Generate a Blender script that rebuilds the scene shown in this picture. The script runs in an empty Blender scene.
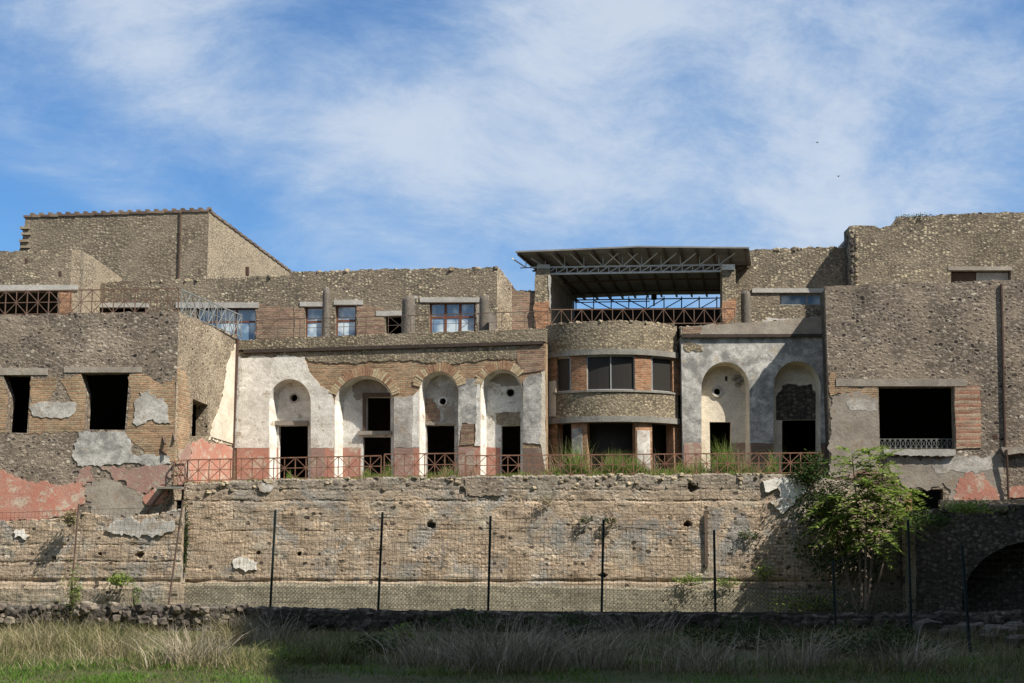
import bpy, bmesh, math, random
import numpy as np
from mathutils import Vector, noise, geometry
R = math.radians
random.seed(7); rng = np.random.default_rng(7)
sc = bpy.context.scene; col = sc.collection

# ------------------------------------------------------------------ camera
F = 1450.0; PITCH = math.atan(217.0/F); CAM = Vector((0, 0, 1.6))
cd = bpy.data.cameras.new('camera'); cam = bpy.data.objects.new('camera', cd); col.objects.link(cam)
cam.location = CAM; cam.rotation_euler = (math.pi/2+PITCH, 0, 0)
cd.sensor_width = 36; cd.lens = F/1024*36; cd.clip_start = .1; cd.clip_end = 6000
sc.camera = cam
# ------------------------------------------------------------------ light
SUN = Vector((1.45, -1.0, 2.05)).normalized()
EL = math.asin(SUN.z); ROT = math.atan2(SUN.x, SUN.y)
SKY_STRENGTH = .058
w = bpy.data.worlds.new('World'); sc.world = w; w.use_nodes = True
ld = bpy.data.lights.new('sun', 'SUN'); ld.energy = 5.0; ld.angle = R(.5); ld.color = (1, .94, .84)
sun = bpy.data.objects.new('sun', ld); col.objects.link(sun)
sun.rotation_euler = SUN.to_track_quat('Z', 'Y').to_euler(); sun.location = (30, -20, 40)
sc.view_settings.view_transform = 'Standard'; sc.view_settings.look = 'None'
sc.view_settings.exposure = 0.64; sc.view_settings.gamma = 1

# ------------------------------------------------------------------ node helpers
class NT:
    def __init__(s, nt): s.nt = nt
    def n(s, typ, ins=None, **props):
        nd = s.nt.nodes.new(typ)
        for k, v in props.items(): setattr(nd, k, v)
        for k, v in (ins or {}).items():
            sock = nd.inputs[k]
            if isinstance(v, bpy.types.NodeSocket): s.nt.links.new(v, sock)
            else: sock.default_value = v
        return nd
    def math(s, op, a, b=0.0, c=None, clamp=False):
        i = {0: a, 1: b}
        if c is not None: i[2] = c
        return s.n('ShaderNodeMath', i, operation=op, use_clamp=clamp).outputs[0]
    def ramp(s, fac, stops, interp='LINEAR'):
        nd = s.n('ShaderNodeValToRGB', {0: fac}); cr = nd.color_ramp; cr.interpolation = interp
        while len(cr.elements) < len(stops): cr.elements.new(.5)
        for e, (p, c) in zip(cr.elements, stops):
            e.position = p; e.color = (*c, 1) if not isinstance(c, float) else (c, c, c, 1)
        return nd.outputs[0]
    def mix(s, f, a, b, blend='MIX'):
        nd = s.n('ShaderNodeMix', data_type='RGBA', blend_type=blend)
        for k, v in ((0, f), (6, a), (7, b)):
            if isinstance(v, bpy.types.NodeSocket): s.nt.links.new(v, nd.inputs[k])
            elif k == 0: nd.inputs[0].default_value = v
            else: nd.inputs[k].default_value = (*v, 1) if len(v) == 3 else v
        return nd.outputs[2]
    def noise(s, vec, scale, detail=5, rough=.55, dist=0.0, out=0):
        return s.n('ShaderNodeTexNoise', {'Vector': vec, 'Scale': scale, 'Detail': detail, 'Roughness': rough, 'Distortion': dist}).outputs[out]
    def rng(s, v, a, b, c=0.0, d=1.0, smooth=False):
        return s.n('ShaderNodeMapRange', {0: v, 1: a, 2: b, 3: c, 4: d}, interpolation_type='SMOOTHSTEP' if smooth else 'LINEAR').outputs[0]
    def map(s, vec, scale=(1, 1, 1), rot=(0, 0, 0), loc=(0, 0, 0)):
        return s.n('ShaderNodeMapping', {'Vector': vec, 'Scale': scale, 'Rotation': rot, 'Location': loc}).outputs[0]

# ------------------------------------------------------------------ sky
t = NT(w.node_tree); bg = w.node_tree.nodes['Background']
sky = t.n('ShaderNodeTexSky', sky_type='NISHITA', sun_disc=False, sun_elevation=EL, sun_rotation=ROT,
          altitude=50, air_density=1.0, dust_density=.25, ozone_density=2.5)
gen = t.n('ShaderNodeTexCoord').outputs['Generated']
warp = t.noise(gen, 2.2, 3, .5, 0, 1)
wv = t.n('ShaderNodeVectorMath', {0: warp, 1: (.5, .5, .5)}, operation='SUBTRACT').outputs[0]
wv = t.n('ShaderNodeVectorMath', {0: wv, 3: .22}, operation='SCALE').outputs[0]
gv = t.n('ShaderNodeVectorMath', {0: gen, 1: wv}, operation='ADD').outputs[0]
m1 = t.map(gv, (1, 1, 1.7), (0, R(-24), 0), (5.3, 0, 2.2))
n1 = t.noise(m1, 2.9, 12, .62, .2)
m2 = t.map(gv, (1, 1, 2.2), (0, R(-18), 0), (7.7, 2, .4))
n2 = t.noise(m2, 9, 12, .70, .15)
def skydir(px, py):
    th = PITCH; d = Vector(((px-512), F*math.cos(th)-(341.5-py)*math.sin(th), F*math.sin(th)+(341.5-py)*math.cos(th)))
    return d.normalized()
cov = t.math('ADD', t.math('MULTIPLY', n1, 1.35), t.math('MULTIPLY', n2, .95))
cov = t.math('SUBTRACT', cov, 1.0)
for px, py, rad, wt in ((560, -10, .12, .46), (190, 0, .08, .48), (300, 130, .10, .20), (450, 190, .12, .26), (880, 70, .20, .20), (620, 190, .16, .15), (930, 190, .14, .18), (760, 130, .08, .10),
                        (20, 110, .045, .24), (110, 165, .05, .20), (60, 20, .05, .10),
                        (90, 70, .045, -.16), (420, 55, .05, -.30), (300, 55, .05, -.20), (670, 112, .05, -.22), (930, 110, .05, -.12), (60, 200, .06, -.26), (230, 220, .05, -.22), (490, 90, .04, -.10), (640, 40, .03, .05)):
    d = skydir(px, py)
    dd = t.n('ShaderNodeVectorMath', {0: gv, 1: tuple(d)}, operation='DISTANCE').outputs['Value']
    g = t.rng(dd, rad*1.6, 0, 0, wt, True)
    cov = t.math('ADD', cov, g)
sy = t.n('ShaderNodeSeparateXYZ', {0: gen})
cov = t.math('ADD', cov, t.math('ADD', t.rng(sy.outputs[1], .25, -.35, 0, .32, True), t.rng(sy.outputs[2], .55, .9, 0, .35, True)))  # extra cloud added behind and above, out of view, to neutralise ambient light
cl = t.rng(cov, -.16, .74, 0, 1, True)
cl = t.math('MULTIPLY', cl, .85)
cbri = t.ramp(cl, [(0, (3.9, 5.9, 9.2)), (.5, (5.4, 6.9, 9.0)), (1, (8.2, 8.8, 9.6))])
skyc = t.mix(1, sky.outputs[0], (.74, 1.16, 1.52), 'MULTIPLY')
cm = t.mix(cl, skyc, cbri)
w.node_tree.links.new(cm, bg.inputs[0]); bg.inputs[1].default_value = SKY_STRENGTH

# ------------------------------------------------------------------ materials
def newmat(name):
    m = bpy.data.materials.new(name); m.use_nodes = True
    tt = NT(m.node_tree); b = m.node_tree.nodes['Principled BSDF']; b.inputs['Roughness'].default_value = .9
    b.inputs['Specular IOR Level'].default_value = .15
    return m, tt, b
def UV(tt): return tt.n('ShaderNodeTexCoord').outputs['UV']
def fin(m, tt, b, c, h=None, strength=.6, dist=.05):
    if isinstance(c, bpy.types.NodeSocket): m.node_tree.links.new(c, b.inputs['Base Color'])
    else: b.inputs['Base Color'].default_value = (*c, 1)
    if h is not None:
        bp = tt.n('ShaderNodeBump', {'Height': h, 'Strength': strength, 'Distance': dist})
        m.node_tree.links.new(bp.outputs[0], b.inputs['Normal'])
    return m
def distort(tt, uv, sc_, amt):
    nz = tt.noise(uv, sc_, 3, .6, 0, 1)
    o = tt.n('ShaderNodeVectorMath', {0: nz, 1: (.5, .5, .5)}, operation='SUBTRACT').outputs[0]
    o = tt.n('ShaderNodeVectorMath', {0: o, 3: amt}, operation='SCALE').outputs[0]
    return tt.n('ShaderNodeVectorMath', {0: uv, 1: o}, operation='ADD').outputs[0]
def weather(tt, uv, c, lo=.62, hi=1.12, sc_=.45, fine=18):
    a = tt.noise(uv, sc_, 7, .62); a = tt.rng(a, .3, .7, lo, hi)
    c = tt.mix(1, c, tt.n('ShaderNodeCombineColor', {0: a, 1: a, 2: a}).outputs[0], 'MULTIPLY')
    f = tt.noise(uv, fine, 3, .7); f = tt.rng(f, .25, .75, .7, 1.22)
    return tt.mix(1, c, tt.n('ShaderNodeCombineColor', {0: f, 1: f, 2: f}).outputs[0], 'MULTIPLY')
def rubble(name, scale, stops, mortar, mw=.09, asp=1.4, strength=.7, lo=.7, hi=1.12, patchcol=None, pits=0.0, size=(.30, .55)):
    m, tt, b = newmat(name); uv = UV(tt)
    d = distort(tt, uv, 2.2, .20); d = distort(tt, d, 8, .07); d = distort(tt, d, 24, .02)
    mp = tt.map(d, (scale, scale*asp, 1))
    v = tt.n('ShaderNodeTexVoronoi', {'Vector': mp, 'Scale': 1.0, 'Randomness': .95}, voronoi_dimensions='2D', feature='F1')
    r = tt.n('ShaderNodeSeparateColor', {0: v.outputs['Color']})
    stone = tt.ramp(r.outputs[0], stops)
    g = tt.rng(r.outputs[1], 0, 1, .82, 1.2)
    stone = tt.mix(1, stone, tt.n('ShaderNodeCombineColor', {0: g, 1: g, 2: g}).outputs[0], 'MULTIPLY')
    thr = tt.rng(r.outputs[2], 0, 1, *size)
    thr = tt.math('ADD', thr, tt.rng(tt.noise(uv, 3, 5, .65), .3, .7, -.12, .12))
    df = tt.math('SUBTRACT', thr, v.outputs['Distance'])
    k = tt.rng(df, -.09, .12, 0, 1, True)
    mo = tt.mix(tt.rng(tt.noise(uv, 11, 6, .7), .35, .68), tuple(x*.72 for x in mortar), tuple(min(1, x*1.3) for x in mortar))
    gap = tt.rng(df, -.30, -.14, .55, 1.0)
    mo = tt.mix(1, mo, tt.n('ShaderNodeCombineColor', {0: gap, 1: gap, 2: gap}).outputs[0], 'MULTIPLY')
    c = tt.mix(k, mo, stone)
    if patchcol:
        pm = tt.rng(tt.noise(uv, .6, 10, .7, .3), .46, .58, 0, .85)
        pc = tt.mix(tt.rng(tt.noise(uv, 9, 6, .7), .35, .65), tuple(x*.75 for x in patchcol), tuple(x*1.2 for x in patchcol))
        c = tt.mix(tt.math('MULTIPLY', pm, tt.rng(r.outputs[0], .12, .2, .35, 1.0)), c, pc)
    h = tt.math('ADD', tt.math('MULTIPLY', k, tt.rng(r.outputs[2], 0, 1, .5, 1.0)), tt.math('MULTIPLY', tt.noise(uv, 20, 5, .72), .8))
    if pits:
        pv = tt.noise(tt.map(d, (1, 1.3, 1)), 5.0, 2, .5); pk = tt.math('MULTIPLY', tt.rng(pv, .625, .67, 0, pits), tt.rng(tt.noise(uv, .5, 4, .6), .4, .6, .25, 1))
        c = tt.mix(pk, c, (.02, .017, .015)); h = tt.math('SUBTRACT', h, tt.math('MULTIPLY', pk, 1.5))
    c = weather(tt, uv, c, lo, hi)
    return fin(m, tt, b, c, h, strength, .045)
def bricks(name, c1, c2, mortar, rh=.085, bw=.3, strength=.6, alt=None, lo=.65, hi=1.12):
    m, tt, b = newmat(name); uv = distort(tt, distort(tt, UV(tt), 1.6, .10), 8, .05)
    bt = tt.n('ShaderNodeTexBrick', {'Vector': uv, 'Color1': (*c1, 1), 'Color2': (*c2, 1), 'Mortar': (*mortar, 1), 'Scale': 1.0,
              'Mortar Size': .016, 'Mortar Smooth': .5, 'Bias': 0.0, 'Brick Width': bw, 'Row Height': rh})
    vv = tt.n('ShaderNodeTexVoronoi', {'Vector': tt.map(uv, (1/bw*1.3, 1/rh*.8, 1)), 'Scale': 1.0}, voronoi_dimensions='2D', feature='F1')
    vg = tt.rng(tt.n('ShaderNodeSeparateColor', {0: vv.outputs['Color']}).outputs[0], 0, 1, .68, 1.28)
    c = tt.mix(1, bt.outputs[0], tt.n('ShaderNodeCombineColor', {0: vg, 1: vg, 2: vg}).outputs[0], 'MULTIPLY')
    if alt:
        z = tt.n('ShaderNodeSeparateXYZ', {0: uv}).outputs[1]
        s = tt.math('FRACT', tt.math('DIVIDE', z, rh*alt[1])); s = tt.math('MULTIPLY', tt.rng(s, alt[2]-.12, alt[2]+.12, 0, 1), tt.rng(tt.noise(uv, .9, 7, .7), .40, .58, .25, 1))
        c = tt.mix(tt.math('MULTIPLY', s, .85), c, tt.mix(tt.rng(tt.noise(uv, 9, 2), .35, .65), alt[0], tuple(x*.7 for x in alt[0])))
    h = tt.math('ADD', tt.math('MULTIPLY', bt.outputs['Fac'], -1.0), tt.math('MULTIPLY', tt.noise(uv, 25, 4, .7), .8))
    pt_ = tt.rng(tt.noise(uv, 1.3, 9, .7), .52, .62, 0, .7); c = tt.mix(pt_, c, tuple(x*1.05 for x in mortar))
    c = weather(tt, uv, c, lo, hi, .8, 12)
    return fin(m, tt, b, c, h, strength, .03)
def plaster(name, base, stain, under, amt=.45, und=.0, strength=.4, fleck=True):
    m, tt, b = newmat(name); uv = UV(tt); d = distort(tt, uv, 3, .12)
    a = tt.noise(d, 1.2, 12, .72, .3); s1 = tt.rng(a, .5-.30*amt, .80-.36*amt, 0, 1)
    st = tt.noise(tt.map(d, (5, .5, 1)), 1.3, 8, .7); s2 = tt.rng(st, .42, .72, 0, .9)
    s3 = tt.rng(tt.noise(d, 3.5, 12, .80), .46, .58, 0, .85*amt+.1)
    k = tt.math('MAXIMUM', tt.math('MAXIMUM', tt.math('MULTIPLY', s1, .9), tt.math('MULTIPLY', s2, amt)), s3)
    mid = tuple((x*1.25+y)/2.25 for x, y in zip(base, stain))
    c = tt.mix(k, tt.mix(tt.rng(tt.noise(d, 4.5, 9, .75), .42, .62), base, mid), stain)
    if und:
        u = tt.rng(tt.noise(d, 1.7, 12, .76, .2), .66-und*.22, .70-und*.22, 0, .92)
        c = tt.mix(u, c, tt.mix(tt.rng(tt.noise(uv, 8, 5, .7), .35, .65), tuple(x*.7 for x in under), tuple(x*1.25 for x in under)))
    if fleck:
        f = tt.rng(tt.noise(uv, 11, 6, .78), .58, .68, 0, .6); c = tt.mix(f, c, tuple(x*.4 for x in stain))
    c = weather(tt, uv, c, .88, 1.14, .7, 20)
    h = tt.math('ADD', tt.noise(uv, 7, 9, .74), tt.math('MULTIPLY', k, -.5))
    return fin(m, tt, b, c, h, strength, .05)
def plain(name, c, rough=.7, metal=0.0, var=.25, sc_=8, spec=.3):
    m, tt, b = newmat(name); b.inputs['Roughness'].default_value = rough; b.inputs['Metallic'].default_value = metal
    b.inputs['Specular IOR Level'].default_value = spec
    o = tt.n('ShaderNodeTexCoord').outputs['Object']
    f = tt.rng(tt.noise(o, sc_, 5, .65), .3, .7, 1-var, 1+var)
    cc = tt.mix(1, c, tt.n('ShaderNodeCombineColor', {0: f, 1: f, 2: f}).outputs[0], 'MULTIPLY')
    return fin(m, tt, b, cc, tt.noise(o, sc_*3, 3), .15, .02)
def island(name, stops, rough=.85, transl=0.0, sc_=None):
    m, tt, b = newmat(name); b.inputs['Roughness'].default_value = rough
    r = tt.n('ShaderNodeNewGeometry').outputs['Random Per Island']
    c = tt.ramp(r, stops)
    if sc_:
        o = tt.n('ShaderNodeTexCoord').outputs['Object']
        f = tt.rng(tt.noise(o, sc_, 4, .65), .3, .7, .65, 1.25)
        c = tt.mix(1, c, tt.n('ShaderNodeCombineColor', {0: f, 1: f, 2: f}).outputs[0], 'MULTIPLY')
    fin(m, tt, b, c)
    if transl:
        tr = tt.n('ShaderNodeBsdfTranslucent', {'Color': c})
        mx = tt.n('ShaderNodeMixShader', {0: transl, 1: b.outputs[0], 2: tr.outputs[0]})
        m.node_tree.links.new(mx.outputs[0], m.node_tree.nodes['Material Output'].inputs[0])
    return m
M = {}
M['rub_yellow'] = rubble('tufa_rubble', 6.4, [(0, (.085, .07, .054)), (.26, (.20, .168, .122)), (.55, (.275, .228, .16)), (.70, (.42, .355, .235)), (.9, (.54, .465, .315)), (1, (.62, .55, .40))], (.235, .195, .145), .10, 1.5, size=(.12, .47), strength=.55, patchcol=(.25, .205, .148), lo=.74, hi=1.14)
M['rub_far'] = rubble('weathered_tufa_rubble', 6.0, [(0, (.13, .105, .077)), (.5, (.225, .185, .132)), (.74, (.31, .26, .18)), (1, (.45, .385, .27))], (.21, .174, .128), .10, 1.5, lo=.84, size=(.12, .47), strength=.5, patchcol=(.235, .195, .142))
M['rub_lit'] = rubble('sunlit_tufa_rubble', 6.2, [(0, (.22, .175, .12)), (.4, (.35, .285, .195)), (1, (.50, .425, .30))], (.32, .26, .185), .10, 1.5, lo=.85, size=(.12, .46), strength=.45, patchcol=(.34, .275, .195))  # lighter tufa copy for right-facing walls, sunlight put into the colour
GREY = [(0, (.028, .023, .024)), (.20, (.07, .057, .054)), (.28, (.18, .148, .122)), (.70, (.25, .206, .168)), (.84, (.34, .29, .23)), (1, (.50, .45, .36))]
M['rub_grey'] = rubble('lava_rubble', 5.0, GREY, (.285, .233, .182), .13, 1.45, patchcol=(.315, .256, .195), pits=.8, size=(.06, .46), strength=.5, lo=.70, hi=1.2)
M['rub_tan'] = rubble('tan_rubble', 6.0, [(0, (.07, .055, .042)), (.28, (.22, .175, .12)), (1, (.46, .38, .27))], (.37, .30, .215), .12, 1.3, patchcol=(.41, .335, .24), pits=1.0, size=(.05, .38), strength=.6)
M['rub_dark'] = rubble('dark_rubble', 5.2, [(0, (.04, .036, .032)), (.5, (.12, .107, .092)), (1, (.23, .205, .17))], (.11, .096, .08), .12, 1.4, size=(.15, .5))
M['opus'] = rubble('incertum_rubble', 7.4, [(0, (.14, .11, .075)), (.4, (.28, .23, .15)), (.8, (.41, .345, .225)), (1, (.54, .46, .32))], (.26, .215, .153), .12, 1.2, size=(.14, .48), strength=.55, patchcol=(.30, .25, .18))
M['brick'] = bricks('orange_brick', (.46, .21, .11), (.36, .175, .10), (.33, .25, .165), .075, .27)
M['vitt'] = bricks('striped_brick', (.42, .24, .14), (.34, .21, .13), (.33, .26, .175), .085, .3, alt=((.46, .37, .235), 2.0, .5))
M['stripe'] = bricks('banded_brick', (.42, .20, .13), (.37, .185, .125), (.30, .22, .16), .13, .5, alt=((.52, .43, .31), 2.0, .5), lo=.8)
M['rbrick'] = bricks('red_brown_brick', (.35, .20, .14), (.27, .175, .13), (.26, .21, .155), .085, .3, alt=((.40, .32, .205), 3.0, .66))
M['white'] = plaster('white_plaster', (.90, .87, .80), (.46, .42, .36), (.38, .31, .23), .36, .42)
M['cream'] = plaster('cream_plaster', (.78, .70, .57), (.46, .40, .31), (.36, .28, .2), .3, .15)
M['grey'] = plaster('grey_plaster', (.74, .70, .64), (.26, .242, .215), (.36, .30, .235), .55, .55)
M['bluegrey'] = plaster('mottled_plaster', (.84, .80, .73), (.175, .17, .16), (.42, .36, .28), .62, .35)
M['dirty'] = plaster('weathered_plaster', (.42, .375, .31), (.24, .205, .17), (.30, .24, .18), .55, .5)
M['red'] = plaster('red_plaster', (.50, .185, .13), (.44, .245, .185), (.50, .40, .31), .55, .62)
M['pink'] = plaster('faded_red_plaster', (.38, .205, .165), (.29, .20, .165), (.38, .32, .25), .5, .65)
M['brownp'] = plaster('brown_plaster', (.21, .145, .11), (.14, .105, .085), (.3, .24, .18), .5, .3)
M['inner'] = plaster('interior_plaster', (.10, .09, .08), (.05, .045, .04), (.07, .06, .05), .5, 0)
M['conc'] = plaster('concrete', (.30, .285, .25), (.17, .16, .14), (.2, .18, .15), .5, 0)
M['conc_l'] = plaster('pale_concrete', (.50, .48, .43), (.32, .30, .27), (.2, .18, .15), .4, 0)
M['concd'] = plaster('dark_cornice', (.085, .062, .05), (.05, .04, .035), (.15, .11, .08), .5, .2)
M['wood'] = plain('aged_wood', (.10, .065, .045), .8)
M['frame'] = plain('brown_frame', (.15, .06, .035), .55)
M['alu'] = plain('pale_frame', (.42, .41, .39), .4, .3)
M['rust'] = plain('rusty_iron', (.20, .105, .07), .75, .2, .45, 4)
M['rustl'] = plain('faded_rusty_iron', (.15, .092, .066), .75, .1, .4, 4)
M['rustd'] = plain('dull_brown_iron', (.12, .085, .065), .75, .2, .4, 4)
M['iron_b'] = plain('grey_blue_iron', (.24, .25, .235), .6, .3, .3, 5)
M['galv'] = plain('galvanised_steel', (.62, .62, .61), .5, .2, .15)
M['green'] = plain('green_post', (.010, .018, .015), .6, .1, .3)
M['wire'] = plain('fence_wire', (.05, .055, .05), .5, .4, .2)
M['pipe'] = plain('brown_pipe', (.075, .045, .033), .55, .1, .3)
M['roofs'] = plain('roof_underside', (.20, .19, .18), .7, .1, .25, 1.2)
M['tile'] = island('coping_tile', [(0, (.10, .07, .055)), (1, (.2, .15, .11))])
M['stones'] = island('loose_stone', [(0, (.12, .10, .08)), (.5, (.25, .205, .145)), (1, (.42, .35, .24))], .95, 0, 7)
M['stones_shade'] = island('shaded_lava_stone', [(0, (.025, .023, .021)), (.6, (.065, .058, .05)), (1, (.13, .115, .095))], .95, 0, 7)  # darker copy of the lava stone, foreground shade put into the colour
M['stones_d'] = island('lava_stone', [(0, (.04, .035, .033)), (.5, (.12, .10, .085)), (1, (.26, .22, .17))], .95, 0, 7)
M['vouss'] = island('voussoir_brick', [(0, (.28, .16, .10)), (.45, (.38, .245, .15)), (.55, (.44, .34, .21)), (1, (.50, .40, .26))], .9, 0, 9)
M['column'] = plaster('column_stone', (.22, .19, .155), (.10, .088, .075), (.5, .46, .4), .55, .2)
def glassmat():
    m, tt, b = newmat('window_glass'); b.inputs['Roughness'].default_value = .06; b.inputs['Specular IOR Level'].default_value = .9
    o = tt.n('ShaderNodeTexCoord').outputs['Object']
    k = tt.rng(tt.noise(o, 1.4, 2, .5), .4, .6, 0, 1)
    return fin(m, tt, b, tt.mix(k, (.14, .23, .34), (.55, .63, .67)))  # opaque panes: blue sky reflection and pale curtain put into the base colour
M['glass'] = glassmat()
def dglass():
    m, tt, b = newmat('dark_glass'); b.inputs['Roughness'].default_value = .35; b.inputs['Specular IOR Level'].default_value = .2
    return fin(m, tt, b, (.034, .031, .028))
M['dglass'] = dglass()
def tuff():
    m, tt, b = newmat('eroded_tuff_masonry'); uv = UV(tt)
    d = distort(tt, uv, 1.3, .22); d2 = distort(tt, distort(tt, uv, 1.1, .16), 7, .05)
    a = tt.noise(tt.map(d, (1, 1.25, 1)), .62, 12, .72)
    c = tt.ramp(a, [(.25, (.27, .21, .155)), (.40, (.42, .325, .235)), (.50, (.49, .38, .275)), (.60, (.46, .395, .31)), (.78, (.56, .52, .44))])
    z = tt.n('ShaderNodeSeparateXYZ', {0: d}).outputs[1]
    def course(bw, rh, sz, n0, n1, lo_, mort):
        bk = tt.n('ShaderNodeTexBrick', {'Vector': d2, 'Color1': (lo_, lo_, lo_*1.02, 1), 'Color2': (1.16, 1.12, 1.06, 1), 'Mortar': (*mort, 1), 'Scale': 1.0,
                  'Mortar Size': sz, 'Mortar Smooth': .35, 'Brick Width': bw, 'Row Height': rh})
        k = tt.rng(tt.noise(uv, .55, 6, .65, .2), n0, n1, 0, .9); return bk, k
    bk, k1 = course(.26, .125, .012, .50, .58, .76, (.42, .38, .34)); c = tt.mix(k1, c, tt.mix(1, c, bk.outputs[0], 'MULTIPLY'))
    bk2, k2 = course(.95, .44, .014, .50, .42, .82, (.32, .28, .24)); c = tt.mix(k2, c, tt.mix(1, c, bk2.outputs[0], 'MULTIPLY'))
    v = tt.n('ShaderNodeTexVoronoi', {'Vector': distort(tt, d2, 20, .03), 'Scale': 8.0}, voronoi_dimensions='2D', feature='F1')
    vr = tt.n('ShaderNodeSeparateColor', {0: v.outputs['Color']})
    vg = tt.rng(vr.outputs[0], 0, 1, .66, 1.25); vk = tt.rng(tt.noise(uv, .9, 6, .65), .47, .58, 0, .9)
    c = tt.mix(vk, c, tt.mix(1, c, tt.n('ShaderNodeCombineColor', {0: vg, 1: vg, 2: vg}).outputs[0], 'MULTIPLY'))
    g = tt.rng(tt.noise(uv, .6, 10, .7, .5), .52, .60, 0, .8); c = tt.mix(g, c, (.30, .29, .27))
    pk = tt.rng(tt.noise(uv, .8, 8, .66, .6), .60, .68, 0, .5); c = tt.mix(pk, c, (.36, .235, .165))
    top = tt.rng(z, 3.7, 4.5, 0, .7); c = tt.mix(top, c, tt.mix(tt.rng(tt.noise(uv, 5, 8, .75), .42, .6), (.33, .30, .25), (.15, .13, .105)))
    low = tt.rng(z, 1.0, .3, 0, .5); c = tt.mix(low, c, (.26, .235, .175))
    cr = tt.noise(tt.map(d2, (1, 1.5, 1)), 3.8, 9, .76); ck = tt.rng(cr, .585, .66, 0, .88)
    c = tt.mix(ck, c, (.075, .058, .044))
    sk = tt.rng(tt.noise(tt.map(d, (3.2, .35, 1)), 1.0, 7, .7), .56, .68, 0, .45); c = tt.mix(sk, c, (.12, .105, .085))
    mv = tt.n('ShaderNodeTexVoronoi', {'Vector': distort(tt, tt.map(d2, (1, 1.5, 1)), 14, .06), 'Scale': 3.6}, voronoi_dimensions='2D', feature='F1')
    mr = tt.n('ShaderNodeSeparateColor', {0: mv.outputs['Color']})
    ms = tt.math('MULTIPLY', tt.rng(mr.outputs[0], .86, .90, 0, 1), tt.rng(tt.math('SUBTRACT', tt.rng(mr.outputs[1], 0, 1, .18, .42), mv.outputs['Distance']), 0, .07, 0, 1))
    ms = tt.math('MULTIPLY', ms, tt.rng(tt.noise(uv, .7, 3, .5), .40, .52, 0, .9)); c = tt.mix(ms, c, (.06, .048, .038))
    wht = tt.rng(tt.noise(uv, 1.9, 8, .7, .6), .65, .70, 0, .8); c = tt.mix(wht, c, (.54, .52, .47))
    c = weather(tt, uv, c, .78, 1.16, .9, 15)
    h = tt.math('ADD', tt.math('MULTIPLY', tt.noise(d2, 7, 10, .78), 1.5), tt.math('MULTIPLY', tt.math('ADD', ck, tt.math('MULTIPLY', ms, 1.6)), -1.1))
    h = tt.math('ADD', h, tt.math('MULTIPLY', tt.math('MULTIPLY', bk.outputs['Fac'], k1), -.7))
    h = tt.math('ADD', h, tt.math('MULTIPLY', tt.math('MULTIPLY', bk2.outputs['Fac'], k2), -.8))
    h = tt.math('ADD', h, tt.math('MULTIPLY', tt.math('MULTIPLY', v.outputs['Distance'], vk), -.9))
    return fin(m, tt, b, c, h, .8, .075)
M['tuff'] = tuff()
def retic():
    m, tt, b = newmat('reticulate_masonry'); uv = distort(tt, distort(tt, UV(tt), 1.5, .12), 12, .03)
    mp = tt.map(uv, (1, 1, 1), (0, 0, R(45)))
    bk = tt.n('ShaderNodeTexBrick', {'Vector': mp, 'Color1': (.25, .225, .165, 1), 'Color2': (.37, .325, .24, 1), 'Mortar': (.18, .16, .12, 1), 'Scale': 1.0,
              'Mortar Size': .010, 'Mortar Smooth': .6, 'Brick Width': .105, 'Row Height': .105}, offset=0.0)
    c = weather(tt, uv, bk.outputs[0], .62, 1.15, .7, 14)
    h = tt.math('ADD', tt.math('MULTIPLY', bk.outputs['Fac'], -1.2), tt.noise(uv, 15, 4, .7))
    return fin(m, tt, b, c, h, .8, .04)
M['retic'] = retic()
def groundmat():
    m, tt, b = newmat('earth_and_turf'); o = tt.n('ShaderNodeTexCoord').outputs['Object']
    a = tt.noise(o, .5, 8, .65); f = tt.noise(o, 14, 5, .7)
    c = tt.ramp(a, [(.35, (.055, .07, .022)), (.55, (.085, .085, .035)), (.7, (.14, .115, .07))])
    c = tt.mix(tt.rng(f, .35, .7, 0, .5), c, (.05, .05, .02))
    return fin(m, tt, b, c, f, .6, .05)
M['ground'] = groundmat()
M['earth'] = rubble('packed_earth', 9, [(0, (.08, .06, .04)), (1, (.2, .16, .11))], (.14, .11, .075), .2)
M['rock'] = rubble('cliff_rock', .5, [(0, (.07, .06, .05)), (1, (.17, .145, .11))], (.09, .075, .06), .06)
M['drygrass'] = island('dry_grass', [(0, (.10, .10, .04)), (.35, (.20, .175, .085)), (.75, (.32, .265, .155)), (1, (.43, .365, .26))], .8, .25)
M['midgrass'] = island('mixed_grass', [(0, (.045, .07, .018)), (.5, (.09, .105, .03)), (1, (.22, .19, .08))], .8, .3)
M['lawn'] = island('lawn_grass', [(0, (.05, .115, .012)), (.6, (.085, .18, .02)), (1, (.15, .22, .045))], .8, .35)
M['weed'] = island('green_weed', [(0, (.09, .16, .03)), (.6, (.19, .28, .06)), (1, (.36, .36, .14))], .8, .4)
M['twig'] = island('dry_twig', [(0, (.13, .11, .085)), (.6, (.34, .29, .22)), (1, (.52, .46, .37))], .9)
M['leaf'] = island('pinnate_leaf', [(0, (.06, .11, .02)), (.4, (.16, .24, .04)), (1, (.34, .40, .11))], .5, .5)
M['leafd'] = island('dark_leaf', [(0, (.018, .04, .009)), (.6, (.035, .065, .014)), (1, (.07, .10, .025))], .6, .3)
M['bark'] = plain('thin_bark', (.13, .10, .075), .9)
M['bird'] = plain('dark_feather', (.02, .02, .022), .8)

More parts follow.
